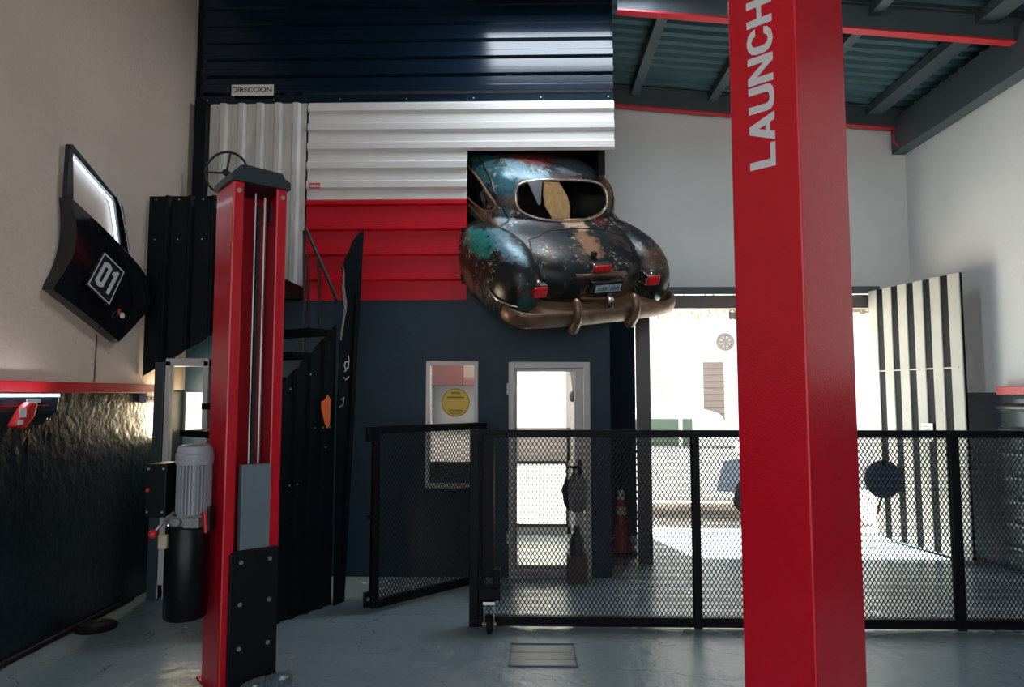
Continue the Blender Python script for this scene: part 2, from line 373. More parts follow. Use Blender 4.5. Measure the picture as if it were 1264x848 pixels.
# weathered white vertical sheet
p = ribs(-2.95, -2.045, .17, .085, .02, .028)
t = thing('corrugated_cladding', 'weathered white corrugated sheet with upright ribs beside the tan wall', 'cladding', (-2.5, 6.08, 2.57))
MB().strip([(q[0], 6.08 - q[1], 2.573) for q in p], [(q[0], 6.08 - q[1], 4.292) for q in p], (0, .004, 0)).build('sheet', old_white, t)
m = MB(); m.box((-3.06, 6.0, 2.58), (-2.955, 6.085, 4.30)); tag(m.build('corner_post', black_sheet2, origin=(-3, 6.05, 2.58), bevel=.004), 'slim black post in the corner beside the weathered white sheet', 'post')
m = MB(); m.box((-3.1, 6.095, 2.575), (-.56, 6.118, 5.6)); m.box((-.56, 6.095, 3.835), (.78, 6.118, 5.6)); struct(m.build('trim_cladding_frame', black_sheet2, weld=False), 'black backing framing behind the corrugated facade', 'framing')
# sign and tag
t = thing('office_sign', 'small white sign reading DIRECCION on the black corrugated sheet', 'sign', (-2.55, 6.05, 4.36))
MB().box((-2.743, 6.045, 4.358), (-2.35, 6.053, 4.462)).build('board', mat('sign_board', (.62, .58, .54), .5), t, bevel=.002)
text_mesh('DIRECCION', .070, .001, 'lettering', ink, t, frame3((0, -.006, .05), (1, 0, 0), (0, 0, 1)), off=.001)
t = thing('red_sticker', 'tiny red sticker low on the left end of the white sheet', 'sticker', (-1.95, 6.06, 3.48))
MB().box((-1.998, 6.052, 3.48), (-1.899, 6.057, 3.53)).build('backing', mat('sticker_red', (.55, .06, .06), .5), t)
q = MB()
for i in range(6): q.box((-1.99 + i * .015, 6.0505, 3.492), (-1.981 + i * .015, 6.0515, 3.512))
q.build('print', white_letter, t)
# steering wheel on the white sheet
t = thing('steering_wheel', 'thin black steering wheel above the cap of the left red post', 'steering wheel', (-2.69, 5.9, 3.38))
c = V((-2.69, 5.88, 3.572)); R_ = .19
MB().tube([c + V((R_ * math.cos(a), 0, R_ * math.sin(a))) for a in [2 * PI * k / 48 for k in range(48)]], .011, 8, close=True).build('rim', ink, t, smooth=60)
q = MB()
for a in (80, 178, 300): q.tube([c + V((.02 * math.cos(math.radians(a)), 0, .02 * math.sin(math.radians(a)))), c + V((R_ * math.cos(math.radians(a)), 0, R_ * math.sin(math.radians(a))))], .009, 6)
q.build('spokes', ink, t, smooth=60)
MB().lathe(c, [(.03, -.02), (.03, .02), (.018, .03), (.018, .168)], 16, 'Y').build('hub', ink, t, smooth=40)

# ------------------------------------------------------------------ landing guard and staircase
P0 = [(-3.10, 1.745), (-2.53, 2.08), (-2.53, 3.219), (-3.10, 3.223)]
t = thing('corrugated_guard', 'black upright-ribbed sheet beside the tan wall under the steering wheel', 'sheet', (-2.82, 5.4, 1.75))
def zlow(x): return lerp(1.745, 2.08, (x + 3.10) / .57)
p = ribs(-3.10, -2.3, .19, .13, .02, .028)
MB().strip([(q[0], 5.4 - q[1], zlow(q[0])) for q in p], [(q[0], 5.4 - q[1], 3.22) for q in p], (0, .004, 0)).build('sheet', black_sheet2, t)
screws(t, [(x, 5.395, z) for x in (-3.04, -2.85, -2.65) for z in (2.86, 3.19)])
t = thing('staircase', 'dark narrow stairs behind the left red post, closed by a ribbed black side sheet', 'staircase', (-1.75, 4.89, 0), math.atan2(.8528, .5222), world=False)
def top_s(s): return 1.669 + (s + .052) * (2.138 - 1.669) / .5
p = ribs(-.40, .46, .13, .075, .012, .022)
MB().strip([(q[0], -q[1], .004) for q in p], [(q[0], -q[1], top_s(q[0])) for q in p], (0, .005, 0)).build('side_sheet', black_sheet2, t)
screws(t, [(sx, -.022, z) for sx, z in ((.03, .95), (.10, .95), (.33, 1.35), (.40, 1.35), (.25, 1.35), (.02, 1.64), (.2, 1.75), (.36, 1.2))])
MB().strip([(.30, -.036, 1.50), (.34, -.036, 1.38), (.365, -.036, 1.34), (.385, -.036, 1.37), (.39, -.036, 1.5)], [(.30, -.036, 1.545), (.335, -.036, 1.56), (.36, -.036, 1.60), (.38, -.036, 1.575), (.39, -.036, 1.56)], (0, .006, 0)).build('paint_flake', mat('orange_tape', (.80, .15, .03), .6), t)
for i in range(5):
    MB().box((-.42 + i * .16, .02, 1.30 + i * .19), (-.18 + i * .16, .62, 1.345 + i * .19)).build('tread', mat('tread_black', (.004, .005, .007), .9, spec=.1), t)
MB().box((-.08, .64, .003), (.40, .66, 2.44)).build('darkening_panel', MATS['tread_black'], t)  # black sheet added to keep the gap behind the treads dark
# tall torn sheet on the stair's end
t = thing('torn_sheet', 'tall torn black sheet with peeled edge standing at the foot of the red cladding', 'sheet', (-1.5, 5.3, 0), math.atan2(.8528, .5222), world=False)
t.location = (-1.75, 4.89, 0)
edge = [(.465, 0), (.465, 1.60), (.48, 1.80), (.476, 2.025), (.497, 2.187), (.518, 2.30), (.50, 2.36), (.485, 2.45), (.505, 2.52), (.49, 2.60), (.52, 2.68), (.561, 2.75), (.60, 2.84), (.672, 2.925)]
outer = [(.575, .004), (.625, 1.0), (.645, 1.335), (.66, 1.7), (.672, 2.0), (.685, 2.2), (.69, 2.3), (.695, 2.4), (.70, 2.5), (.703, 2.6), (.707, 2.7), (.71, 2.78), (.714, 2.85), (.718, 2.947)]
MB().prism([(s, -.03, z) for s, z in edge] + [(s, -.03, z) for s, z in outer[::-1]], (0, .008, 0)).build('sheet', black_sheet2, t)
raw = mat('raw_primer', (.20, .165, .14), .7, var=.3, vscale=30)
q = MB(); q.strip([(.476, -.034, 2.03), (.497, -.034, 2.187), (.515, -.034, 2.29), (.498, -.034, 2.36), (.485, -.034, 2.45), (.50, -.034, 2.52), (.49, -.034, 2.60)], [(.492, -.034, 2.02), (.522, -.034, 2.20), (.535, -.034, 2.25), (.545, -.034, 2.31), (.512, -.034, 2.46), (.512, -.034, 2.55), (.498, -.034, 2.61)], (0, .003, 0))
q.build('peeled_edge', raw, t)
q = MB(); q.prism([(.535, -.031, .3), (.560, -.031, .3), (.650, -.031, 2.4), (.625, -.031, 2.4)], (0, -.02, 0)); q.build('rib', black_sheet2, t)
q = MB(); q.tube([(.52, -.034, 1.735), (.545, -.034, 1.715), (.575, -.034, 1.74)], .004, 6)
q.tube([(.55 + .022 * math.cos(a), -.034, 1.83 + .03 * math.sin(a)) for a in [k * .5 for k in range(13)]], .004, 6)
q.tube([(.53, -.034, 1.78), (.56, -.034, 1.81), (.575, -.034, 1.87), (.565, -.034, 1.91)], .004, 6)
q.tube([(.48, -.034, 1.50), (.52, -.034, 1.52), (.53, -.034, 1.58), (.50, -.034, 1.56)], .003, 6)
q.build('chalk_scribble', white_letter, t, smooth=60)
# railing up to the landing
t = thing('stair_railing', 'thin black stair handrail in front of the red cladding', 'railing', (-1.9, 5.72, 2.2))
MB().tube([(-1.905, 5.7, 3.02), (-1.615, 5.7, 2.39)], .016, 8).build('handrail', ink, t, smooth=60)
for x, z0, z1 in ((-1.91, 1.9, 3.0), (-1.875, 2.1, 2.80), (-1.78, 2.1, 2.74)):
    MB().tube([(x + .02, 5.7, z0), (x - .01, 5.7, z1)], .011, 8).build('baluster', ink, t, smooth=60)

# glazed door under the landing, notice and tube light
t = struct(thing('door_3', 'narrow white aluminium glazed door under the stairs', 'door', (-2.75, 5.4, 0)))
f = MB(); f.box((-2.905, 5.38, .01), (-2.86, 5.44, 1.87)); f.box((-2.60, 5.38, .01), (-2.555, 5.44, 1.87)); f.box((-2.905, 5.38, 1.825), (-2.555, 5.44, 1.89)); f.box((-2.905, 5.38, .01), (-2.555, 5.44, .12))
f.build('frame', alu, t, bevel=.005)
MB().box((-2.86, 5.405, .12), (-2.60, 5.411, 1.825)).build('pane', pane_clear, t)
MB().box((-2.985, 5.37, 0), (-2.91, 5.46, 1.86)).build('jamb', steel_dark, t, bevel=.003)
b = MB(); b.box((XL, 5.43, 2.47), (-2.04, YF + .02, 2.568)); struct(b.build('trim_landing', black_sheet2), 'black stair landing slab', 'slab')
t = thing('notice_board', 'pale notice board seen through the glazed door under the stairs', 'notice board', (-2.75, 6.09, 1.2))
MB().box((-3.08, 6.075, 1.28), (-2.55, 6.0995, 1.62)).build('board', mat('board_white', (.62, .66, .60), .4), t, bevel=.003)
MB().box((-2.98, 6.070, 1.40), (-2.62, 6.075, 1.58)).build('paper', mat('cream_paper', (.74, .66, .48), .7), t)
q = MB()
for i in range(4): q.box((-2.93, 6.0685, 1.55 - i * .03), (-2.70 + .03 * (i % 2), 6.0695, 1.555 - i * .03))
q.build('print', mat('faded_ink', (.35, .28, .2), .7), t)
t = thing('tube_light', 'warm upright tube light on the left wall behind the glazed door', 'light', (XL, 5.75, 1.2))
MB().box((XL + .0005, 5.71, 1.18), (XL + .035, 5.79, 1.80)).build('housing', alu, t, bevel=.004)
MB().tube([(XL + .052, 5.75, 1.20), (XL + .052, 5.75, 1.78)], .016, 10).build('tube', emit('warm_tube', (1, .80, .52), 8), t, smooth=60)

# ------------------------------------------------------------------ office door, window, back door
t = struct(thing('door_1', 'white aluminium glazed office door in the navy wall', 'door', (.19, YF, 0)))
f = MB(); w = .055
f.box((DX0, YF - .02, 0), (DX0 + w, YF + .10, DZ)); f.box((DX1 - w, YF - .02, 0), (DX1, YF + .10, DZ)); f.box((DX0 + w, YF - .02, DZ - w), (DX1 - w, YF + .10, DZ)); f.box((DX0 + w, YF - .02, 0), (DX1 - w, YF + .10, .07))
f.build('door_frame', alu, t, bevel=.005)
f = MB(); a0, a1 = DX0 + w + .004, DX1 - w - .004
f.box((a0, YF + .02, .075), (a0 + .012, YF + .07, DZ - w - .004)); f.box((a1 - .075, YF + .02, .075), (a1, YF + .07, DZ - w - .004)); f.box((a0 + .012, YF + .02, DZ - w - .03), (a1 - .075, YF + .07, DZ - w - .004)); f.box((a0 + .012, YF + .02, .075), (a1 - .075, YF + .07, .10))
f.build('door_leaf', alu, t, bevel=.004)
MB().box((a0 + .012, YF + .042, .10), (a1 - .075, YF + .048, DZ - w - .03)).build('pane', pane_clear, t)
h = MB(); h.box((a1 - .055, YF - .005, .86), (a1 - .02, YF + .021, 1.02)); h.tube([(a1 - .038, YF - .002, .965), (a1 - .038, YF - .055, .965), (a1 - .16, YF - .055, .965)], .011, 8)
h.tube([(a1 - .038, YF + .01, .88), (a1 - .038, YF - .02, .88)], .018, 12)
h.build('door_handle', ink, t)
for z in (1.6, .3): MB().tube([(DX0 - .004, YF - .025, z), (DX0 - .004, YF - .025, z + .1)], .012, 8).build('hinge', alu, t, smooth=60)
# window_1
t = struct(thing('window_1', 'narrow office window with a round yellow sticker', 'window', (-.68, YF, WZ0)))
f = MB(); w = .035
f.box((WX0, YF - .02, WZ0), (WX0 + w, YF + .08, WZ1)); f.box((WX1 - w, YF - .02, WZ0), (WX1, YF + .08, WZ1)); f.box((WX0 + w, YF - .02, WZ1 - w), (WX1 - w, YF + .08, WZ1)); f.box((WX0 + w, YF - .02, WZ0), (WX1 - w, YF + .08, WZ0 + w))
f.build('window_frame', alu, t, bevel=.006)
MB().box((WX0 + w, YF + .03, WZ0 + w), (WX1 - w, YF + .036, WZ1 - w)).build('pane', pane_clear, t)
MB().box((WX0 + w, YF + .02, WZ0 + w), (WX1 - w, YF + .05, 1.0)).build('lower_panel', steel_dark, t)
# round sticker on the pane
t = thing('round_sticker', 'round yellow sticker with dark print on the office window', 'sticker', (-.653, YF + .026, 1.40))
c = V((-.653, YF + .024, 1.528)); R_ = .128
MB().lathe(c, [(R_, 0), (R_, .003)], 48, 'Y').build('disc', yellow, t)
MB().tube([c + V((.122 * math.cos(2 * PI * k / 48), -.001, .122 * math.sin(2 * PI * k / 48))) for k in range(48)], .0022, 6, close=True).build('ring', ink, t)
q = MB()
for z, n_, wd, hh in ((.088, 5, .012, .018), (.048, 10, .011, .016), (-.070, 9, .010, .014), (-.098, 7, .009, .010)):
    for i in range(n_):
        x = (i - (n_ - 1) / 2) * (wd + .004); zz = z - .0 + (abs(i - (n_ - 1) / 2) ** 2) * (-.0008 if z > .06 else .0008 if z < -.09 else 0)
        q.box((c.x + x - wd / 2, c.y - .0012, c.z + zz - hh / 2), (c.x + x - wd / 6, c.y, c.z + zz + hh / 2)); q.box((c.x + x + wd / 6, c.y - .0012, c.z + zz - hh / 2), (c.x + x + wd / 2, c.y, c.z + zz + hh / 2)); q.box((c.x + x - wd / 2, c.y - .0012, c.z + zz - hh / 8), (c.x + x + wd / 2, c.y, c.z + zz + hh / 8))
q.build('print', ink, t, weld=False)
# back door of the office, seen through the glazing
t = struct(thing('door_2', 'white back door of the office with bright glass', 'door', (.15, YB, 0)))
f = MB(); X0, X1 = -.19, .49
for a, bb in (((X0, 0), (X0 + .05, 1.98)), ((X1 - .05, 0), (X1, 1.98)), ((X0, 1.90), (X1, 1.98)), ((X0, .83), (X1, 1.22)), ((X0, 0), (X1, .10))):
    f.box((a[0], YB + .06, a[1]), (bb[0], YB + .12, bb[1]))
f.build('door_leaf', alu, t, bevel=.004, weld=False)
f = MB(); f.box((X0 + .04, YB + .045, .80), (X1 - .03, YB + .062, .835)); f.box((X1 - .06, YB + .045, .10), (X1 - .03, YB + .062, .80)); f.box((X0 + .04, YB + .045, .085), (X1 - .03, YB + .062, .12)); f.build('glazing_bead', steel_dark, t)
MB().box((X0 + .05, YB + .085, 1.22), (X1 - .05, YB + .091, 1.90)).build('pane', pane_clear, t)
MB().box((X0 + .05, YB + .085, .10), (X1 - .05, YB + .091, .83)).build('pane', frosted, t)
# things behind / on the glazed door
t = thing('grey_bag', 'grey speckled bag with dark side hanging at the office door handle', 'bag', (.43, YF - .05, .58))
q = MB(); q.ell((.425, YF - .085, .74), (.085, .06, .16), 20, 14, .6); q.build('body', mat('speckled_grey', (.16, .155, .15), .8, var=.6, vscale=60), t, smooth=60)
q = MB(); q.tube([(.35, YF - .08, .86), (.315, YF - .085, .78), (.335, YF - .09, .66), (.36, YF - .09, .60)], [.025, .03, .03, .02], 10); q.build('side_pocket', rubber, t, smooth=60)
q = MB(); q.tube([(.39, YF - .085, .87), (.40, YF - .075, .96), (.43, YF - .07, .975), (.45, YF - .08, .95), (.45, YF - .085, .87)], .012, 8); q.build('strap', rubber, t, smooth=60)
t = tag(MB().box((.33, YF - .21, .0), (.50, YF - .05, .23)).build('carton', mat('brown_carton', (.10, .075, .06), .8), origin=(.41, YF - .13, 0), bevel=.004), 'small brown carton on the floor against the office door', 'carton')
q = MB(); q.lathe((.415, YF - .13, .231), [(.062, 0), (.066, .02), (.064, .10), (.05, .15), (.028, .19), (.028, .24), (.02, .245)], 20)
tag(q.build('dark_bottle', mat('dark_bottle_plastic', (.02, .03, .035), .4), origin=(.415, YF - .13, .231), smooth=50), 'dark bottle standing on the brown carton at the office door', 'bottle')
# office interior pieces seen through window_1
t = thing('wall_cabinet', 'maroon and grey wall cabinet seen through the office window', 'cabinet', (-.95, 7.7, 1.72))
MB().box((-1.09, 7.5, 1.70), (-.72, 7.89, 2.2)).build('body', mat('maroon_board', (.05, .006, .006), .5), t, bevel=.004)
MB().box((-.715, 7.5, 1.78), (-.30, 7.89, 2.2)).build('door', mat('taupe_board', (.075, .06, .05), .6), t, bevel=.004)
MB().box((-.715, 7.48, 1.70), (-.30, 7.89, 1.775)).build('shelf', mat('maroon_board2', (.07, .015, .012), .5), t, bevel=.004)
t = thing('pendant_strip', 'grey strip blind hanging inside the office doorway', 'blind', (.42, 7.2, 1.2))
MB().prism([(.43, 7.2, 1.95), (.55, 7.2, 1.95), (.555, 7.2, 1.30), (.515, 7.2, 1.22)], (0, .02, 0)).build('strip', mat('blind_grey', (.20, .19, .18), .6), t)
q = MB(); q.tube([(.53, 7.19, 1.25), (.53, 7.19, 1.12)], .012, 8); q.ell((.46, 7.185, 1.58), (.03, .015, .06), 12, 8); q.build('cord_weight', steel_dark, t, smooth=60)

# ------------------------------------------------------------------ hanging car rear (local frame: x right, y forward, z up; origin under the rear bumper)
K = .815
KX = .815 * 1.19
CTRL = [(.38, .36, .64, .6), (.44, .26, .69, .6), (.52, .17, .72, .6), (.66, .09, .735, .6), (.80, .08, .74, .58), (.92, .14, .74, .56), (1.02, .30, .735, .52), (1.10, .56, .73, .46),
        (1.16, .84, .725, .40), (1.22, .935, .72, .36), (1.32, .97, .71, .34), (1.42, 1.01, .69, .34), (1.50, 1.06, .655, .36), (1.56, 1.10, .615, .38), (1.61, 1.16, .56, .42), (1.66, 1.27, .46, .46), (1.70, 1.44, .33, .5), (1.72, 1.65, .18, .5), (1.728, 1.9, .03, .5)]
def crom(u):
    n = len(CTRL) - 1; i = min(int(u), n - 1); f = u - i
    p = [CTRL[max(0, min(n, i + k))] for k in (-1, 0, 1, 2)]
    return [.5 * (2 * p[1][j] + (p[2][j] - p[0][j]) * f + (2 * p[0][j] - 5 * p[1][j] + 4 * p[2][j] - p[3][j]) * f * f + (3 * p[1][j] - p[0][j] - 3 * p[2][j] + p[3][j]) * f ** 3) for j in range(4)]
def row_at(z):
    lo, hi = 0., len(CTRL) - 1.
    for _ in range(40):
        mid = (lo + hi) / 2
        if crom(mid)[0] < z: lo = mid
        else: hi = mid
    return crom(lo)
def ysurf(x, z, off=0.):
    _, yr, W, L = row_at(z); q = min(.999, abs(x) / W) ** 2.4
    return yr + L * (1 - math.sqrt(max(0, 1 - q))) - off
YC = 2.1
def in_win(x, z): return (abs(x) / .50) ** 3 + (abs(z - 1.385) / .185) ** 3 < 1
car = thing('rusty_sedan', 'rusty patinated rear end of an old rounded sedan jutting out of the facade', 'car', (.549, 6.143, 1.982), world=False)
car.rotation_mode = 'QUATERNION'
_R = Matrix.Rotation(.610, 3, 'Z') @ Matrix.Rotation(.583, 3, 'X') @ Matrix.Rotation(-.169, 3, 'Y')
car.rotation_quaternion = _R.to_quaternion()
def sc(p): return (p[0] * KX, p[1] * K, p[2] * K)
def patina(name, patches, base=(.008, .014, .017), rough=.30, rust=.5):
    m = bpy.data.materials.new(name); n, l = nodes_of(m); bs = n['Principled BSDF']
    tc = n.new('ShaderNodeTexCoord'); ob = tc.outputs['Object']
    def noise(s, d=5, rg=.6):
        t = n.new('ShaderNodeTexNoise'); t.inputs['Scale'].default_value = s; t.inputs['Detail'].default_value = d; t.inputs['Roughness'].default_value = rg; l.new(ob, t.inputs['Vector']); return t.outputs['Fac']
    def rng(sock, a, bb):
        r = n.new('ShaderNodeMapRange'); r.inputs[1].default_value = a; r.inputs[2].default_value = bb; l.new(sock, r.inputs[0]); return r.outputs[0]
    def mul(a, bb):
        r = n.new('ShaderNodeMath'); r.operation = 'MULTIPLY'; l.new(a, r.inputs[0])
        if isinstance(bb, float): r.inputs[1].default_value = bb
        else: l.new(bb, r.inputs[1])
        return r.outputs[0]
    def mix(fac, A, B):
        r = n.new('ShaderNodeMix'); r.data_type = 'RGBA'; l.new(fac, r.inputs['Factor'])
        for s_, c_ in (('A', A), ('B', B)):
            if isinstance(c_, tuple): r.inputs[s_].default_value = (*c_, 1)
            else: l.new(c_, r.inputs[s_])
        return r.outputs['Result']
    colr = mix(rng(noise(5), .53, .68), base, (.070, .042, .030))
    for (c, rad, pc) in patches:
        vm = n.new('ShaderNodeVectorMath'); vm.operation = 'SUBTRACT'; vm.inputs[1].default_value = sc(c); l.new(ob, vm.inputs[0])
        dv = n.new('ShaderNodeVectorMath'); dv.operation = 'DIVIDE'; dv.inputs[1].default_value = sc(rad); l.new(vm.outputs[0], dv.inputs[0])
        ln = n.new('ShaderNodeVectorMath'); ln.operation = 'LENGTH'; l.new(dv.outputs[0], ln.inputs[0])
        ad = n.new('ShaderNodeMath'); ad.operation = 'MULTIPLY_ADD'; ad.inputs[1].default_value = 2.0; l.new(noise(9), ad.inputs[0]); l.new(ln.outputs['Value'], ad.inputs[2])
        colr = mix(rng(ad.outputs[0], 2.05, 1.75), colr, pc)
    colr = mix(rng(noise(14), .60, .68), colr, (.14, .062, .030))
    colr = mix(mul(rng(noise(24, 6, .7), .56, .61), rng(noise(3.5), .48, .58)), colr, (.46, .36, .28))
    colr = mix(rng(noise(20, 4), .66, .70), colr, (.006, .007, .008))
    l.new(colr, bs.inputs['Base Color'])
    rr = n.new('ShaderNodeMapRange'); rr.inputs[3].default_value = rough - .12; rr.inputs[4].default_value = rough + .3; l.new(noise(8), rr.inputs[0]); l.new(rr.outputs[0], bs.inputs['Roughness'])
    bs.inputs['Metallic'].default_value = .15
    bp = n.new('ShaderNodeBump'); bp.inputs['Strength'].default_value = .12; bp.inputs['Distance'].default_value = .01; l.new(noise(30), bp.inputs['Height']); l.new(bp.outputs['Normal'], bs.inputs['Normal'])
    return m
TEAL, SKY, MAR, TANP = (.010, .23, .21), (.12, .235, .285), (.13, .025, .025), (.52, .34, .22)
body_mat = patina('patina_body', [((-.58, 1.45, 1.50), (.13, .75, .16), (.02, .10, .125)), ((-.62, .95, 1.22), (.12, .2, .16), (.02, .085, .105)), ((-.36, 1.3, 1.63), (.22, .35, .12), SKY), ((-.16, 1.55, 1.70), (.28, .3, .07), MAR), ((.25, 1.35, 1.66), (.3, .3, .09), (.10, .14, .165)), ((.06, .86, 1.165), (.15, .16, .05), TANP), ((.04, .5, 1.06), (.13, .26, .10), (.28, .14, .075)), ((.38, .9, 1.19), (.12, .2, .045), (.12, .022, .018)), ((-.72, 1.5, 1.12), (.06, .75, .10), (.19, .125, .085)), ((-.70, 1.0, 1.25), (.06, .25, .14), (.15, .105, .08)), ((.25, .1, .66), (.4, .25, .14), (.085, .058, .042)), ((.57, 1.2, 1.5), (.12, .3, .15), (.14, .06, .04))])
fend_l = patina('patina_left_fender', [((-.78, .62, 1.04), (.12, .40, .13), SKY), ((-.95, .95, .98), (.16, .36, .16), TEAL), ((-.72, .1, .64), (.16, .2, .12), (.03, .075, .085)), ((-1.0, .9, .5), (.08, .5, .16), (.12, .085, .075))])
fend_r = patina('patina_right_fender', [((.75, .3, .95), (.2, .3, .15), (.09, .055, .04))])
# body shell
us = []; n = len(CTRL) - 1
for i in range(n):
    for k in range(8): us.append(i + k / 8)
us.append(n - .02)
NA = 28
mb = MB(); rows = []
for u in us:
    z, yr, W, L = crom(u); half = []
    for k in range(NA + 1):
        a = PI / 2 * k / NA; half.append((W * math.sin(a) ** (2 / 2.4), yr + L * (1 - math.cos(a)), z))
    ys = half[-1][1]
    if ys < YC:
        for k in range(1, 9): half.append((W, lerp(ys, YC, k / 8), z))
    else: half += [half[-1]] * 8
    half = [(p[0], min(p[1], YC + max(0, yr - YC)), p[2]) for p in half]
    rows.append([sc((-p[0], p[1], p[2])) for p in half[:0:-1]] + [sc(p) for p in half])
mb.grid(rows)
kill = [f for f in mb.bm.faces if in_win(f.calc_center_median().x / KX, f.calc_center_median().z / K) and f.calc_center_median().y / K < 1.4]
bmesh.ops.delete(mb.bm, geom=kill, context='FACES')
bo = mb.build('body', [body_mat, ink], car, smooth=180)
sd = bo.modifiers.new('solid', 'SOLIDIFY'); sd.thickness = .012; sd.offset = -1; sd.material_offset = 1
def loop(fx, nn=64): return [fx(2 * PI * k / nn) for k in range(nn)]
def sup(a, rx, rz, cz, e=2 / 3.): return (rx * math.copysign(abs(math.cos(a)) ** e, math.cos(a)), cz + rz * math.copysign(abs(math.sin(a)) ** e, math.sin(a)))
pts = []
for k in range(72):
    x, z = sup(2 * PI * k / 72, .515, .198, 1.385); pts.append(sc((x, ysurf(x, z, .008), z)))
MB().tube(pts, .013, 8, close=True).build('window_trim', mat('tarnished_trim', (.62, .50, .40), .25, metal=.8, var=.3, vscale=25), car, smooth=60)
rows = []
for j in range(9):
    rr = j / 8; rows.append([])
    for k in range(73):
        x, z = sup(2 * PI * k / 72, .512 * rr, .196 * rr, 1.385); rows[-1].append(sc((x, ysurf(x, z, -.004), z)))
MB().grid(rows).build('rear_window', glass('car_glass', rough=.01, ior=1.25), car, smooth=180)
# side windows and their trims
for sx in (-1, 1):
    rows = []; tr = []
    def sp(a, r):
        y = 1.80 + .62 * r * math.cos(a); z = 1.295 + .135 * r * math.copysign(abs(math.sin(a)) ** .8, math.sin(a)) + .10 * (y - 1.6)
        w = row_at(z); f = max(0, 1 - max(0, (w[1] + w[3] - y)) / w[3]); xx = w[2] * (1 - (1 - min(1, f)) ** 2) ** (1 / 2.4)
        return sc((sx * (xx + .004), min(y, 2.09), z))
    for j in range(7): rows.append([sp(2 * PI * k / 48, j / 6) for k in range(49)])
    MB().grid(rows).build('side_window', pane_dark, car, smooth=180)
    MB().tube([sp(2 * PI * k / 48, 1.03) for k in range(48)], .012, 8, close=True).build('side_window_trim', mat('rusty_trim', (.22, .13, .08), .5, metal=.3), car, smooth=60)
# fenders
for sx, mm in ((-1, fend_l), (1, fend_r)):
    q = MB(); q.ell(sc((sx * .72, .83, .69)), sc((.255, .77, .43)), 40, 28, .86); q.build('fender', mm, car, smooth=180)
# seams and belt creases
def onbody(path, r, name, m, off=.002):
    q = MB()
    for pp in path:
        P_ = []
        for (x0, z0), (x1, z1) in zip(pp, pp[1:]):
            for k in range(10): x, z = lerp(x0, x1, k / 10), lerp(z0, z1, k / 10); P_.append(sc((x, ysurf(x, z, off), z)))
        x, z = pp[-1]; P_.append(sc((x, ysurf(x, z, off), z))); q.tube(P_, r, 6)
    return q.build(name, m, car, smooth=60)
onbody([[(-.56, .52), (-.60, .8), (-.59, 1.0), (-.53, 1.09), (-.3, 1.135), (0, 1.145), (.3, 1.135), (.53, 1.09), (.59, 1.0), (.60, .8), (.56, .52)]], .006, 'trunk_seam', ink)
def flank(sx, pts, r, name, m):
    P_ = []
    for (y0, z0), (y1, z1) in zip(pts, pts[1:]):
        for k in range(8):
            y, z = lerp(y0, y1, k / 8), lerp(z0, z1, k / 8); w = row_at(z); f = 1 - max(0, min(1, (w[1] + w[3] - y) / w[3]))
            P_.append(sc((sx * (w[2] * (1 - (1 - f) ** 2) ** (1 / 2.4) + .004), y, z)))
    return MB().tube(P_, r, 6).build(name, m, car, smooth=60)
for sx in (-1, 1):
    flank(sx, [(2.09, 1.60), (1.78, 1.58), (1.38, 1.50), (1.2, 1.38), (1.08, 1.22), (.9, 1.09), (.66, 1.0), (.5, .9)], .008, 'drip_rail', ink)
    flank(sx, [(2.09, 1.13), (1.6, 1.10), (1.15, 1.07), (.85, 1.03)], .010, 'belt_moulding', mat('dull_moulding', (.35, .3, .27), .4, metal=.5))
# lamps
def lamp(x, y, z, w, h):
    t_ = MB(); t_.cbox(sc((x, y, z)), sc((w + .022, .09, h + .025))); ob = t_.build('tail_lamp_housing', chrome, car, bevel=.012, seg=3)
    t_ = MB(); t_.cbox(sc((x, y - .05, z)), sc((w, .05, h))); t_.build('tail_lamp', lens_red, ob, bevel=.012, seg=3)
    return ob
lamp(-.63, .13, .755, .135, .115); lamp(.60, .13, .79, .13, .105); lamp(-.01, .15, .965, .18, .075)
for x in (-.64, .61):
    q = MB(); q.ell(sc((x, .13, .845)), sc((.03, .03, .022)), 12, 8); q.build('chrome_button', chrome, car, smooth=60)
# brow, plate, handle lamp
bronze = mat('bronze_rust', (.26, .155, .10), .36, metal=.45, var=.35, vscale=9, col2=(.11, .07, .05))
q = MB(); q.tube([sc((x, ysurf(x, .90, .03), .90 - .02 * abs(x) / .27)) for x in [-.27 + .54 * k / 12 for k in range(13)]], .024, 10); q.build('plate_brow', bronze, car, smooth=60)
q = MB(); q.cbox(sc((.03, .035, .79)), sc((.34, .07, .135))); pl = q.build('plate_recess', ink, car, bevel=.008)
q = MB(); q.cbox(sc((.03, -.008, .785)), sc((.28, .012, .085))); pt = q.build('license_plate', mat('plate_blue', (.30, .38, .44), .35, var=.5, vscale=60), pl, bevel=.004)
q = MB()
for i in range(7):
    if i == 3: continue
    x = .03 + (i - 3) * .034; q.cbox(sc((x - .008, -.015, .785)), sc((.006, .006, .04))); q.cbox(sc((x + .008, -.015, .785)), sc((.006, .006, .04))); q.cbox(sc((x, -.015, .785 + .012 * (-1) ** i)), sc((.02, .006, .007)))
q.build('plate_print', mat('plate_ink', (.04, .07, .12), .5), pt)
q = MB(); q.tube([sc(p) for p in ((-.20, .07, .655), (-.08, .03, .655), (.03, .0, .66))], .018, 10); ha_ = q.build('handle_arm', bronze, car, smooth=60)
q = MB(); q.tube([sc(p) for p in ((.045, .02, .715), (.05, -.02, .705), (.055, -.045, .67), (.06, -.05, .60), (.065, -.03, .545), (.065, -.01, .535))], [.014, .032, .04, .036, .028, .012], 14); q.build('plate_lamp', chrome, ha_, smooth=60)
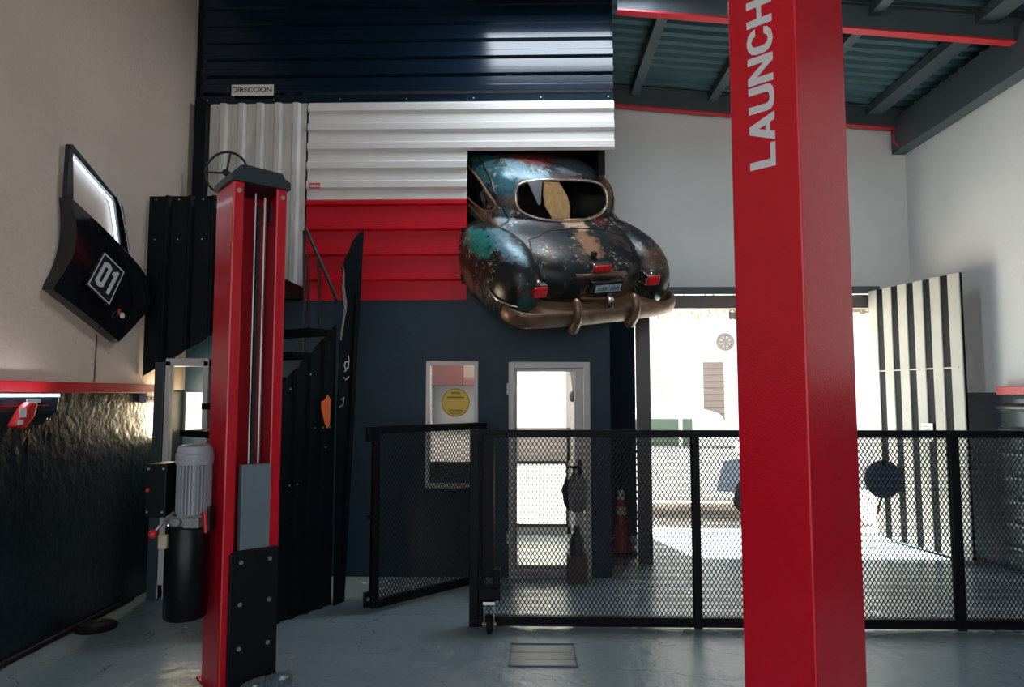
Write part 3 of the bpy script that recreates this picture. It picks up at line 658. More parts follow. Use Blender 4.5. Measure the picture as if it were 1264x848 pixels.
q = MB(); q.cbox(sc((-.015, .29, 1.05)), sc((.05, .05, .05))); q.build('emblem_base', ink, car, bevel=.006)
# bumper with guards, valance pan and stone-guard strip
def bsec(c, tang, h, d):
    tang = V(tang).normalized(); nrm = V((tang.y, -tang.x, 0)); out = []
    for k in range(14):
        a = 2 * PI * k / 14; out.append(V(c) + nrm * (d * math.copysign(abs(math.cos(a)) ** .7, math.cos(a))) + V((0, 0, h * math.copysign(abs(math.sin(a)) ** .6, math.sin(a)))))
    return out
path = []
for k in range(41):
    a = lerp(-1, 1, k / 40); x = .90 * math.sin(a * PI / 2 * .98)
    path.append(V((x, -.12 + .12 * abs(a) ** 2 + .62 * max(0, abs(a) - .66) ** 1.6 * 1.5, .52)))
q = MB(); rings = []
for i, p_ in enumerate(path):
    tg = path[min(i + 1, 40)] - path[max(i - 1, 0)]; rings.append([sc(v) for v in bsec(p_, tg, .085, .035)])
q.grid([r_ + [r_[0]] for r_ in rings]); q._f([q.bm.verts.new(v) for v in rings[0]]); q._f([q.bm.verts.new(v) for v in rings[-1]])
bump_ = q.build('bumper', bronze, car, smooth=50)
for x in (-.345, .285):
    q = MB(); q.tube([sc((x, -.13 + dy, z)) for z, dy in ((.375, .05), (.385, .01), (.41, -.03), (.52, -.055), (.62, -.04), (.68, -.01), (.715, .03), (.725, .06))], [v * K for v in (.02, .04, .05, .05, .05, .048, .038, .015)], 14); q.build('bumper_guard', bronze, bump_, smooth=60)
q = MB(); q.tube([sc((.86, .24, .34)), sc((.875, .2, .38)), sc((.87, .17, .52)), sc((.87, .19, .68)), sc((.86, .23, .72))], [v * K for v in (.02, .04, .045, .04, .015)], 12); q.build('bumper_guard', bronze, bump_, smooth=60)
q = MB(); top, bot = [], []
for k in range(25):
    x = lerp(-.7, .7, k / 24); top.append(sc((x, ysurf(x, .54, .0), .56))); bot.append(sc((x, -.08 + .12 * (x / .9) ** 2, .54)))
q.strip(bot, top, (0, 0, -.006)); q.build('valance_pan', mat('pan_bronze', (.36, .22, .13), .4, metal=.4, var=.3, vscale=8), car, smooth=50)
def fendx(y, z, off=.006):
    v = 1 - abs((y - .83) / .77) ** 2.33 - abs((z - .69) / .43) ** 2.33
    return -(.72 + .255 * max(0, v) ** (1 / 2.33)) - off
ol = [(.40, .70), (.415, .80), (.42, .90), (.40, .965), (.34, .985), (.26, .975), (.19, .93), (.145, .84), (.115, .74), (.10, .66), (.10, .61), (.15, .60), (.21, .60), (.27, .60), (.33, .605), (.385, .62)]
rows = []
for j in range(9):
    rows.append([sc((fendx(.27 + (y - .27) * j / 8, .78 + (z - .78) * j / 8), .27 + (y - .27) * j / 8, .78 + (z - .78) * j / 8)) for y, z in ol + ol[:1]])
MB().grid(rows).build('fender_skirt', mat('skirt_black', (.006, .009, .011), .28, bump=.1, bscale=20), car, smooth=180)
MB().tube([sc((fendx(y, z, .012), y, z)) for y, z in ((.43, .66), (.38, .625), (.30, .605), (.22, .598), (.14, .595), (.095, .60))], [.006, .012, .015, .015, .014, .008], 8).build('fender_moulding', chrome, car, smooth=60)
# board set behind the car's rear glass to make its orange shape
t = thing('orange_board', 'pointed pale orange board set behind the rusty car rear window', 'board', (.549, 6.143, 1.982), world=False)
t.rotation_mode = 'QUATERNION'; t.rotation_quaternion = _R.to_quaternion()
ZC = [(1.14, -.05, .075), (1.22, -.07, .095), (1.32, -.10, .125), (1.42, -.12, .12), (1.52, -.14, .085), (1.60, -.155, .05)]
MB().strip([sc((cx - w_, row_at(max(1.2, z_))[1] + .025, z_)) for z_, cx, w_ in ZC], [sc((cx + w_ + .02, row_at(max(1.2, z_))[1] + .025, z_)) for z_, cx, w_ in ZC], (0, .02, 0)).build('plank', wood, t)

t = thing('reflection_panel', 'small pale blue sheet added as a reflection left of the orange board in the rusty car rear window', 'panel', (.549, 6.143, 1.982), world=False)  # pale sheet stands in for a reflection in the rear glass
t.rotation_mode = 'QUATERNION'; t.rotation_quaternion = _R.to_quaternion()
MB().prism([sc((x_, row_at(1.5)[1] + .06, z_)) for x_, z_ in ((-.40, 1.56), (-.245, 1.58), (-.215, 1.30), (-.235, 1.29), (-.30, 1.40))], (0, .015, 0)).build('sheet', mat('pale_blue_reflection', (.55, .62, .75), .5), t, bevel=.002)

# ------------------------------------------------------------------ car door hanging on the left wall
t = thing('display_door', 'black car door numbered 01, hung tilted on the tan wall, its window edge lit', 'car door', (XL, 4.8, 2.0))
xw, xf = XL + .002, XL + .11
def yz(pts, x): return [(x, p[0], p[1]) for p in pts]
panel = [(4.335, 2.86), (4.436, 2.90), (4.979, 2.683), (5.092, 2.636), (5.20, 2.575), (5.28, 2.50), (5.315, 2.44), (5.305, 2.37), (5.115, 2.10), (5.056, 2.04), (4.951, 1.99), (4.804, 2.036), (4.50, 2.155), (4.225, 2.271)]
def bulge(y, z):   # distance below the belt line, 0..1
    d = ((2.90 - z) * .92 - (4.436 - y) * -.38)
    return d
mb = MB(); rows = []
A0, A1, B0, B1 = V((0, 4.36, 2.905)), V((0, 5.10, 2.64)), V((0, 4.245, 2.27)), V((0, 4.97, 1.99))
for j in range(13):
    v = j / 12; L0 = A0.lerp(B0, v) + V((0, .075 * math.sin(PI * v) * (1 if v < .9 else .6), 0)); L1 = A1.lerp(B1, v) + V((0, .265 * math.sin(PI * min(1, v * 1.02)) ** .9, 0.04 * math.sin(PI * v)))
    x = XL + .055 + .06 * math.sin(PI * min(1, v * .72 + .12)) - (.012 if v > .68 else 0)
    r_ = [L0.lerp(L1, k / 12) for k in range(13)]
    rows.append([(XL + .004, r_[0].y - .01, r_[0].z - .004)] + [(x + .012 * math.sin(PI * k / 12), p.y, p.z) for k, p in enumerate(r_)] + [(XL + .004, r_[-1].y + .004, r_[-1].z)])
rows = [[(XL + .004, p[1], p[2]) for p in rows[0]]] + rows + [[(XL + .004, p[1], p[2]) for p in rows[-1]]]
mb.grid(rows); mb.build('door_skin', black_gloss, t, smooth=42)
fo = [(4.345, 2.90), (4.352, 3.265), (4.39, 3.278), (4.904, 3.057), (4.945, 3.01), (5.10, 2.635)]
fi = [(4.423, 2.90), (4.398, 3.21), (4.405, 3.222), (4.861, 3.045), (4.885, 3.01), (4.985, 2.68)]
MB().strip(yz(fo, XL + .025), yz(fi, XL + .025), (.03, 0, 0)).build('window_frame', black_gloss, t, bevel=.006)
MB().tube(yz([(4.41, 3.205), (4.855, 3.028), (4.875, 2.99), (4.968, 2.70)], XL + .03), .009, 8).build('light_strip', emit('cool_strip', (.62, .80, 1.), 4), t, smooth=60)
MB().tube(yz([(4.90, 3.02), (4.925, 2.98), (5.035, 2.67)], XL + .08), .008, 8).build('chrome_strip', chrome, t, smooth=60)
pc = [V((0, 4.663, 2.602)), V((0, 4.91, 2.505)), V((0, 4.731, 2.231)), V((0, 4.48, 2.342))]
cen = sum(pc, V()) / 4
def skin_x(v): return XL + .055 + .06 * math.sin(PI * min(1, v * .72 + .12)) + .012
N0 = V((skin_x(.25), pc[0].y, pc[0].z)); N1 = V((skin_x(.25), pc[1].y, pc[1].z)); N2 = V((skin_x(.68), pc[2].y, pc[2].z)); N3 = V((skin_x(.68), pc[3].y, pc[3].z))
ox = .012
q4 = [v + V((ox, 0, 0)) for v in (N0, N1, N2, N3)]
cc = sum(q4, V()) / 4
def inset(f): return [cc.lerp(v, f) for v in q4]
pq = MB().prism(q4, (-.014, 0, 0)).build('number_plate', ink, t, bevel=.004)
o_, i_ = inset(.97), inset(.91)
q = MB()
for k in range(4): q.prism([o_[k] + V((.001, 0, 0)), o_[(k + 1) % 4] + V((.001, 0, 0)), i_[(k + 1) % 4] + V((.001, 0, 0)), i_[k] + V((.001, 0, 0))], (.0015, 0, 0))
q.build('plate_border', white_letter, pq, weld=False)
ux = (q4[1] - q4[0]); uy = (q4[0] - q4[3])
def on(u, v): return q4[3] + ux * u + uy * v + V((.002, 0, 0))
q = MB()
def blk(pts): q.prism([on(*p) for p in pts], (.002, 0, 0))
blk([(.16, .22), (.28, .16), (.28, .84), (.16, .78)]); blk([(.40, .16), (.52, .22), (.52, .78), (.40, .84)]); blk([(.28, .16), (.40, .16), (.40, .29), (.28, .29)]); blk([(.28, .71), (.40, .71), (.40, .84), (.28, .84)])
blk([(.70, .16), (.83, .16), (.83, .84), (.74, .84), (.70, .80)]); blk([(.60, .66), (.70, .68), (.70, .80), (.60, .74)])
q.build('number', white_letter, pq, weld=False)
q = MB(); bx = skin_x(.75) + .006; q.cbox((bx, 4.87, 2.205), (.008, .028, .036)); q.build('red_badge', red_plastic, t, bevel=.003)
q = MB(); q.lathe((bx, 4.905, 2.18), [(.022, -.004), (.022, .006), (.012, .008)], 18, 'X'); q.build('round_badge', white_letter, t, smooth=40)
q = MB(); q.tube([(XL + .012, 4.80, 2.03), (XL + .008, 4.80, 1.69)], .004, 6); tag(q.build('power_cable', ink, origin=(XL, 4.8, 1.69)), 'thin cable running down the tan wall below the tilted car door', 'cable')

# ------------------------------------------------------------------ tool shelf with keys at far left
t = thing('tool_shelf', 'small dark wall shelf with a white light strip under the red rail, far left', 'shelf', (XL, 3.9, 1.42))
MB().prism([(XL + .002, 3.3, 1.60), (XL + .16, 3.3, 1.60), (XL + .15, 3.3, 1.50), (XL + .06, 3.3, 1.41), (XL + .002, 3.3, 1.41)], (0, .93, 0)).build('body', mat('shelf_blue_black', (.02, .035, .05), .25), t, bevel=.006)
MB().box((XL + .14, 3.32, 1.588), (XL + .166, 4.22, 1.603)).build('light_strip', emit('white_strip', (.9, .92, 1.), 12), t)
q = MB(); q.box((XL + .154, 3.72, 1.532), (XL + .162, 4.14, 1.537)); q.build('red_line', red_plastic, t)
q = MB(); q.box((XL + .156, 3.95, 1.550), (XL + .163, 4.06, 1.573)); q.build('white_mark', white_letter, t)
t = thing('red_tool', 'red handheld tool with white label hanging on the dark wall shelf', 'tool', (XL + .2, 3.85, 1.35))
q = MB(); q.prism([(XL + .17, 3.78, 1.42), (XL + .17, 3.86, 1.40), (XL + .17, 3.93, 1.47), (XL + .17, 3.955, 1.55), (XL + .17, 3.90, 1.555), (XL + .17, 3.86, 1.53)], (.06, 0, 0)); q.build('body', red_plastic, t, bevel=.012, seg=3)
q = MB(); q.box((XL + .232, 3.80, 1.47), (XL + .236, 3.85, 1.52)); q.box((XL + .232, 3.79, 1.43), (XL + .236, 3.83, 1.455)); q.build('label', white_letter, t)
def keys(y, z, ln, label):
    t = thing('key_bunch', label, 'keys', (XL + .19, y, z - ln), group=None)
    q = MB(); q.tube([(XL + .19 + .0, y + .015 * math.cos(a), z + .015 * math.sin(a)) for a in [2 * PI * k / 14 for k in range(14)]], .003, 6, close=True); q.build('ring', chrome, t)
    q = MB(); rnd = random.Random(int(y * 100))
    for k in range(5):
        a = -PI / 2 + rnd.uniform(-.6, .6); d = V((0, math.cos(a), math.sin(a))); o = V((XL + .175 + k * .007, y, z - .015)); s_ = V((0, -d.z, d.y))
        e_ = o + d * .022; q.prism([o + s_ * .012, o - s_ * .012, e_ - s_ * .012, e_ - s_ * .004, o + d * .065 - s_ * .004, o + d * .065 + s_ * .004, e_ + s_ * .004, e_ + s_ * .012], (.003, 0, 0))
    q.build('key', brass, t, weld=False)
    q = MB(); q.tube([(XL + .185, y - .006, z - .03), (XL + .18, y - .02, z - ln * .6), (XL + .18, y - .012, z - ln), (XL + .18, y + .012, z - ln), (XL + .18, y + .015, z - ln * .5), (XL + .185, y + .004, z - .03)], .006, 6); q.build('lanyard', rubber, t, smooth=60)
keys(3.93, 1.39, .36, 'brass key bunch with long black lanyard under the red tool')
keys(4.10, 1.45, .13, 'brass key bunch with short black strap right of the red tool')

# rubber pad by the wall
t = thing('rubber_pad', 'round black rubber pad on the floor at the foot of the left wall', 'pad', (-2.95, 4.76, 0))
MB().lathe((-2.965, 4.73, .001), [(.128, 0), (.132, .012), (.12, .028), (.08, .042), (.03, .046)], 28).build('disc', rubber, t, smooth=50)
MB().lathe((-2.965, 4.73, .04), [(.045, 0), (.04, .015), (.02, .02)], 16).build('boss', rubber, t, smooth=50)

# ------------------------------------------------------------------ lift posts
def column(name, label, corner, phi, size, h, open_right=None):
    t = thing(name, label, 'lift post', corner, phi, 'car lift posts', world=False)
    return t
PH = math.radians(41); Wd = .305
# left post local frame: x along the open front face (rightwards), -y out of the front; origin at its near-left corner
t = column('lift_post', 'red two-post lift column with its open channel facing us, behind the grey carriage plate', (-1.632, 3.66, 0), PH, Wd, 2.80)
LP = t
q = MB(); lip = .062
prof = [(0, 0), (lip, 0), (lip, .02), (.014, .02), (.014, Wd - .014), (Wd - .014, Wd - .014), (Wd - .014, .02), (Wd - lip, .02), (Wd - lip, 0), (Wd, 0), (Wd, Wd), (0, Wd)]
q.prism([(x, y_, 0) for x, y_ in prof], (0, 0, 2.79)); q.build('column', red_paint, t, bevel=.008)
q = MB(); q.prism([(-.012, -.012, 2.79), (Wd + .012, -.012, 2.79), (Wd + .012, Wd, 2.79), (-.012, Wd, 2.79)], (0, 0, .045))
cap = MB(); cap.prism([(-.015, -.02, 2.785), (Wd + .015, -.02, 2.785), (Wd + .015, -.02, 2.83), (Wd - .02, -.02, 2.845), (Wd - .035, -.02, 2.875), (.05, -.02, 2.885), (.03, -.02, 2.875), (-.015, -.02, 2.825)], (0, Wd + .03, 0)); cap.build('cap', mat('cap_slate', (.022, .036, .046), .4), t, bevel=.006)
q.bm.free()
screws(t, [(x, 0, 2.735) for x in (.03, Wd - .03)], r=.013, name='bolt', d=.012)
q = MB(); q.tube([(.155, .09, 1.0), (.155, .09, 2.76)], .006, 8); q.build('cable', mat('steel_cable', (.35, .36, .36), .4, metal=.7), t)
q = MB(); q.tube([(.205, .08, 1.0), (.205, .08, 2.74)], .008, 8); q.build('cable', MATS['steel_cable'], t)
q = MB(); q.box((.17, .10, .2), (.19, .14, 2.7)); q.box((.225, .05, 2.60), (.235, .09, 2.72)); q.build('guide_rail', ink, t)
q = MB(); q.box((.09, -.006, .75), (Wd - .055, .055, 1.215)); q.build('carriage_plate', grey_plate, t, bevel=.004)
q = MB(); q.prism([(.035, -.03, .02), (Wd - .008, -.03, .02), (Wd - .008, -.03, .76), (.055, -.03, .76), (.035, -.03, .745)], (0, .028, 0)); bp_ = q.build('cover_plate', mat('cover_black', (.004, .005, .007), .5, spec=.2), t, bevel=.006)
screws(bp_, [(x, -.03, z) for x in (.09, Wd - .06) for z in (.25, .48, .70)], r=.012, name='bolt')
q = MB(); q.box((-.01, -.01, 0), (Wd + .06, Wd + .06, .015)); q.build('base_plate', red_paint, t, bevel=.004)
# arm pivot at the foot of the left post
t2 = thing('arm_pivot', 'grey-green lift arm knuckle at the foot of the left red post', 'lift arm', (-1.632, 3.66, 0), PH, world=False)
q = MB(); q.lathe((.19, -.17, .0), [(.13, .001), (.135, .03), (.135, .075), (.12, .085)], 28); q.build('knuckle', grey_plate, t2, smooth=40)
q = MB()
for k in range(18):
    a = 2 * PI * k / 18; q.cbox((.25 + .06 * math.cos(a), -.19 + .06 * math.sin(a), .10), (.016, .016, .03))
q.lathe((.25, -.19, .086), [(.058, 0), (.058, .026), (.03, .04)], 20); q.build('gear', mat('gear_grey', (.16, .21, .23), .3, metal=.5), t2)
q = MB(); q.tube([(.14, -.16, .086), (.14, -.16, .10)], .02, 6); q.build('bolt', zinc, t2)
# hydraulic power unit
t = thing('hydraulic_power_unit', 'grey motor and black oil tank hung on the left red post', 'pump', (-1.87, 3.78, .42))
cx, cy = -1.83, 3.68
q = MB(); q.lathe((cx, cy, .42), [(.10, 0), (.110, .012), (.110, .47), (.100, .485)], 36); q.build('oil_tank', mat('tank_black', (.004, .005, .006), .3, spec=.25), t, smooth=40)
mx_ = cx + .025
q = MB(); q.lathe((mx_, cy, .96), [(.070, 0), (.070, .285)], 32)
for k in range(28):
    a = 2 * PI * k / 28; d = V((math.cos(a), math.sin(a), 0)); s_ = V((-d.y, d.x, 0)) * .0035
    q.prism([V((mx_, cy, .965)) + d * .06 - s_, V((mx_, cy, .965)) + d * .088 - s_, V((mx_, cy, .965)) + d * .088 + s_, V((mx_, cy, .965)) + d * .06 + s_], (0, 0, .26))
mo = q.build('motor', motor_grey, t, weld=False)
q = MB(); q.lathe((mx_, cy, 1.225), [(.092, 0), (.096, .01), (.096, .055), (.091, .062), (.091, .075), (.082, .098), (.05, .108)], 32); q.build('fan_cover', motor_grey, mo, smooth=30)
q = MB(); q.box((cx - .07, cy - .07, .905), (cx + .105, cy + .07, .962)); q.tube([(cx - .02, cy - .065, .93), (cx - .02, cy - .10, .93)], .022, 14); q.box((cx + .03, cy - .115, .905), (cx + .11, cy - .065, .955)); q.tube([(cx + .07, cy - .12, .93), (cx + .07, cy - .114, .93)], .013, 10)
q.build('valve_block', mat('cast_alloy', (.30, .31, .31), .4, metal=.6, var=.15, vscale=30), t, bevel=.004)
q = MB(); q.box((cx - .185, cy - .10, .955), (cx - .075, cy + .05, 1.235)); cb_ = q.build('control_box', mat('box_black', (.003, .004, .005), .45, spec=.2), t, bevel=.006)
screws(cb_, [(cx + x, cy - .10, z) for x in (-.17, -.09) for z in (.985, 1.21)], r=.006)
q = MB(); q.tube([(cx - .17, cy - .108, 1.10), (cx - .17, cy - .10, 1.10)], .010, 12); q.build('red_button', red_plastic, cb_)
q = MB(); q.tube([(cx - .035, cy - .06, .955), (cx - .035, cy - .10, .985), (cx - .045, cy - .125, .965), (cx - .085, cy - .17, .90)], .008, 8); le = q.build('lever', chrome, t, smooth=60)
q = MB(); q.ell((cx - .092, cy - .178, .888), (.023, .023, .023), 16, 12); q.build('knob', red_plastic, le, smooth=180)
q = MB(); q.box((cx - .10, cy - .112, .80), (cx - .055, cy - .075, .87)); q.build('tank_label', mat('yellowed_label', (.5, .42, .28), .6), t)
q = MB(); q.box((cx + .06, cy - .02, .87), (cx + .125, cy + .05, 1.0)); q.build('bracket', ink, t, bevel=.004)
q = MB(); q.tube([(cx + .11, cy - .07, .97), (cx + .135, cy - .10, .985), (cx + .145, cy - .10, .88)], .010, 8); q.build('red_hose', red_plastic, t, smooth=60)

# right post: near corner between the lettered face and the right face
t = thing('lift_post', 'red two-post lift column lettered LAUNCH, nearest to us on the right', 'lift post', (.851, 2.1, 0), math.radians(47), 'car lift posts', world=False)
W2, W3 = .44, .227
q = MB(); q.prism([(x, y_, 0) for x, y_ in ((0, 0), (W2, 0), (W2, W3), (W2 - .012, W3), (W2 - .012, .03), (.012, .03), (.012, W3), (0, W3))], (0, 0, 3.15)); q.build('column', red_paint, t, bevel=.012, seg=3)
q = MB(); q.box((-.1, -.1, 0), (W2 + .1, W3 + .1, .02)); q.build('base_plate', red_paint, t, bevel=.004)
# LAUNCH lettering on the left face (x=0 plane, normal -x): text right = +z, text up = -y... reads upward
LET = {'L': [[(0, 0), (.2, 0), (.2, 1), (0, 1)], [(.2, 0), (.62, 0), (.62, .19), (.2, .19)]],
       'A': [[(0, 0), (.21, 0), (.47, 1), (.27, 1)], [(.53, 0), (.74, 0), (.47, 1), (.27, 1)], [(.14, .18), (.60, .18), (.57, .35), (.17, .35)]],
       'U': [[(0, .25), (.2, .25), (.2, 1), (0, 1)], [(.5, .25), (.7, .25), (.7, 1), (.5, 1)], [(0, .28), (.03, .12), (.12, .03), (.25, -.01), (.45, -.01), (.58, .03), (.67, .12), (.7, .28), (.5, .28), (.46, .19), (.35, .165), (.24, .19), (.2, .28)]],
       'N': [[(0, 0), (.19, 0), (.19, 1), (0, 1)], [(.55, 0), (.74, 0), (.74, 1), (.55, 1)], [(0, 1), (.2, 1), (.74, 0), (.54, 0)]],
       'C': [[(.70, .33), (.66, .18), (.56, .05), (.40, -.01), (.28, -.01), (.14, .05), (.04, .18), (0, .35), (0, .65), (.04, .82), (.14, .95), (.28, 1.01), (.40, 1.01), (.56, .95), (.66, .82), (.70, .67), (.50, .67), (.47, .77), (.36, .835), (.27, .80), (.21, .70), (.2, .5), (.21, .30), (.27, .20), (.36, .165), (.47, .23), (.50, .33)]],
       'H': [[(0, 0), (.2, 0), (.2, 1), (0, 1)], [(.52, 0), (.72, 0), (.72, 1), (.52, 1)], [(.2, .41), (.52, .41), (.52, .59), (.2, .59)]]}
q = MB(); zc = 2.333; CAP = .085; y0 = .076; ki = 0
for ch in 'LAUNCH':
    wd = max(p[0] for pl_ in LET[ch] for p in pl_)
    for pl_ in LET[ch]: ki += 1; q.prism([(-.0004, y0 + p[1] * CAP, zc + p[0] * CAP * 1.5) for p in pl_], (-.0012 - .0002 * (ki % 3), 0, 0))
    zc += (wd + .055) * CAP * 1.5
q.build('lettering', white_letter, t, weld=False)

# ------------------------------------------------------------------ fence, gate, caster
def exp_mesh(x0, x1, z0, z1, cw=.029, chh=.047):
    mb = MB(); n_ = max(1, round((x1 - x0) / cw)); cw = (x1 - x0) / n_; nz = max(2, round((z1 - z0) / (chh / 2))); dz = (z1 - z0) / nz
    r = .0032; bm_ = mb.bm
    for i in range(n_ + 1):
        for s_ in (0, 1):
            prev = None
            for j in range(nz + 1):
                off = cw / 2 * (.5 if (j % 2 == 0) else 0) * 1.0
                xx = x0 + i * cw + (cw / 2 if j % 2 else 0) * (1 if s_ == 0 else -1)
                xx = min(max(xx, x0), x1); z_ = z0 + j * dz
                cur = [bm_.verts.new((xx - r, 0, z_)), bm_.verts.new((xx + r, 0, z_)), bm_.verts.new((xx + r, .004, z_)), bm_.verts.new((xx - r, .004, z_))]
                if prev:
                    for k in range(4): bm_.faces.new([prev[k], prev[(k + 1) % 4], cur[(k + 1) % 4], cur[k]])
                prev = cur
    return mb
YFc = 4.83
t = thing('mesh_fence', 'black expanded-metal fence across the workshop floor behind the lettered post', 'fence', (-.41, YFc, 0), world=False)
FW = XR - .06 + .41
posts = [0.0, 1.545, 3.318]
MB().box((0, -.025, 1.30), (FW, .025, 1.352)).build('top_rail', fence_black, t, bevel=.004)
MB().box((0, -.025, .012), (FW, .025, .075)).build('bottom_rail', fence_black, t, bevel=.004)
for px_, w_ in ((0, .062), (1.545, .055), (3.318, .062), (FW - .06, .06)): MB().box((px_, -.026, .004), (px_ + w_, .026, 1.351)).build('post', fence_black, t, bevel=.004)
for a, bb in ((.062, 1.545), (1.60, 3.318), (3.38, FW - .06)): exp_mesh(a, bb, .075, 1.30).build('mesh_panel', mesh_black, t, weld=False)
MB().box((.06, .03, .02), (.10, .05, 1.33)).build('catch_bar', fence_black, t)
t = thing('gate_caster', 'slim black caster leg at the free end of the mesh fence', 'caster', (-.265, 4.72, 0))
MB().box((-.318, 4.735, .36), (-.235, 4.80, 1.33)).build('leg', fence_black, t, bevel=.006)
q = MB(); q.box((-.335, 4.66, .225), (-.19, 4.80, .30)); q.box((-.24, 4.68, .30), (-.192, 4.79, .42)); q.build('bracket', fence_black, t, bevel=.006)
q = MB(); q.prism([(-.30, 4.63, .225), (-.30, 4.75, .225), (-.30, 4.72, .045), (-.30, 4.66, .045)], (.008, 0, 0)); q.prism([(-.235, 4.63, .225), (-.235, 4.75, .225), (-.235, 4.72, .045), (-.235, 4.66, .045)], (.008, 0, 0)); q.box((-.305, 4.63, .205), (-.225, 4.76, .224)); q.build('fork', chrome, t, bevel=.002)
q = MB(); q.lathe((-.282, 4.69, .064), [(.045, 0), (.063, .008), (.063, .032), (.045, .04)], 24, 'X'); wl = q.build('wheel', rubber, t, smooth=40)
q = MB(); q.tube([(-.31, 4.69, .064), (-.217, 4.69, .064)], .012, 10); q.build('axle', brass, wl, smooth=60)
# open gate leaf
g0, g1 = V((-1.162, 5.098, 0)), V((-.37, 5.89, 0)); gl = (g1 - g0).length
t = thing('mesh_gate', 'open black mesh gate swung back in front of the navy office wall', 'gate', g0, math.atan2(g1.y - g0.y, g1.x - g0.x), world=False)
q = MB(); q.box((0, -.02, .035), (.055, .02, 1.36)); q.box((gl - .05, -.02, .035), (gl, .02, 1.36)); q.box((.055, -.02, 1.305), (gl - .05, .02, 1.36)); q.box((.055, -.02, .035), (gl - .05, .02, .09)); q.build('frame', fence_black, t, bevel=.003)
exp_mesh(.055, gl - .05, .09, 1.305, .030, .047).build('mesh_panel', mesh_black, t, weld=False)
for z in (.10, 1.30): MB().box((-.055, -.012, z - .05), (.0, .012, z + .06)).build('hinge_plate', fence_black, t, bevel=.003)
MB().box((-.04, -.01, .68), (0, .01, .71)).build('hinge_plate', fence_black, t, bevel=.003)
q = MB(); q.tube([(-.03, -.02, .11), (-.03, -.012, .11)], .012, 8); q.build('bolt', brass, t)
# disc sign behind the fence
t = thing('disc_sign', 'grey-blue many-sided disc hanging behind the fence right of the lettered post', 'sign', (2.49, YFc + .07, .85))
MB().lathe((2.49, YFc + .06, 1.008), [(.135, 0), (.135, .008)], 12, 'Y').build('disc', mat('disc_slate', (.11, .15, .22), .5), t)
MB().prism([(2.46, YFc + .055, .88), (2.475, YFc + .055, .88), (2.445, YFc + .055, .775), (2.43, YFc + .055, .775)], (0, .004, 0)).build('strap', mat('strap_red', (.6, .12, .08), .6), t)
MB().box((2.485, YFc + .026, 1.10), (2.495, YFc + .06, 1.31)).build('hanger', fence_black, t)

# recessed floor hatch
t = thing('floor_hatch', 'recessed rectangular hatch in the painted floor before the fence', 'hatch', (.085, 4.32, 0), world=False)
q = MB(); a, d = .195, .172
for x0, y0_, x1, y1_ in ((-a - .012, -d - .012, a + .012, -d), (-a - .012, d, a + .012, d + .012), (-a - .012, -d, -a, d), (a, -d, a + .012, d)): q.box((x0, y0_, .0005), (x1, y1_, .010))
q.build('rim', mat('hatch_edge', (.06, .10, .12), .4), t, bevel=.002)
p = ribs(-d, d, .115, .095, .008, .003); q = MB(); q.strip([(-a, u, .002 + h) for u, h in p], [(a, u, .002 + h) for u, h in p], (0, 0, -.0015)); q.build('lid', mat('hatch_lid', (.20, .22, .22), .28, bump=.1, bscale=20), t)

# ------------------------------------------------------------------ far doorway: leaves, cone
t = thing('door_header', 'brown-grey roller header over the street doorway', 'header', (2.7, YB - .1, 2.58))
MB().box((1.0, YB - .06, 2.76), (4.04, YB - .002, 2.84)).build('rail', beam_grey, t, bevel=.004)
MB().box((1.30, YB + .02, 2.60), (4.04, YB + .16, 2.755)).build('box', mat('header_brown', (.12, .10, .09), .5), t, bevel=.004)
# left leaf, nearly edge-on
l0, l1 = V((1.325, 7.86, 0)), V((1.118, 6.63, 0)); ll = (l1 - l0).length
t = struct(thing('door_4', 'dark metal leaf of the street door standing open, seen edge-on', 'door', l0, math.atan2(l1.y - l0.y, l1.x - l0.x), world=False))
q = MB(); q.box((0, -.03, .02), (ll, .035, 2.66)); q.build('panel', steel_dark, t, bevel=.003)
p = ribs(.06, ll - .06, .19, .12, .02, .025); MB().strip([(u, .036 + h, .06) for u, h in p], [(u, .036 + h, 2.62) for u, h in p], (0, .004, 0)).build('ribbed_sheet', steel_dark, t)
q = MB(); q.box((ll - .05, -.075, .0), (ll + .02, .065, 2.68)); q.build('edge_stile', mat('stile_bronze', (.07, .06, .055), .4), t, bevel=.004)
q = MB(); q.tube([(ll - .03, -.075, 1.04), (ll - .03, -.115, 1.04), (ll - .03, -.115, 1.12), (ll - .03, -.075, 1.12)], .008, 8); q.build('pull_handle', steel_dark, t, smooth=60)
# right leaf with upright ribs
r0, r1 = V((3.943, 7.86, 0)), V((4.205, 6.627, 0)); rl = (r1 - r0).length
t = struct(thing('door_5', 'open ribbed metal leaf of the street door, pale bands with black gaps, against the right wall', 'door', r0, math.atan2(r1.y - r0.y, r1.x - r0.x), world=False))
HT = 2.78
band = mat('pale_ribbed_metal', (.50, .48, .41), .38, metal=.1, var=.1, vscale=4)
q = MB(); q.box((0, -.03, .025), (rl, -.004, HT)); q.build('backing', black_sheet2, t, bevel=.002)
nb = 6; bw = rl / (nb - .35)
for i in range(nb):
    a0_ = i * bw; wdt = bw * .60 if i < nb - 1 else rl - a0_
    wdt = min(wdt, rl - a0_)
    q = MB(); q.prism([(a0_, -.031, .03), (a0_ + .006, -.040, .03), (a0_ + wdt - .006, -.040, .03), (a0_ + wdt, -.031, .03)], (0, 0, HT - .03)); q.build('rib', band, t, bevel=.002)
q = MB(); q.box((bw * .6, -.046, 1.855), (rl - .05, -.031, 1.868)); q.build('tie_rod', band, t)
q = MB(); q.box((bw * 3.2, -.047, 1.13), (bw * 3.2 + .15, -.0405, 1.31)); nt = q.build('paper_notice', mat('notice_white', (.8, .78, .76), .6), t)
q = MB()
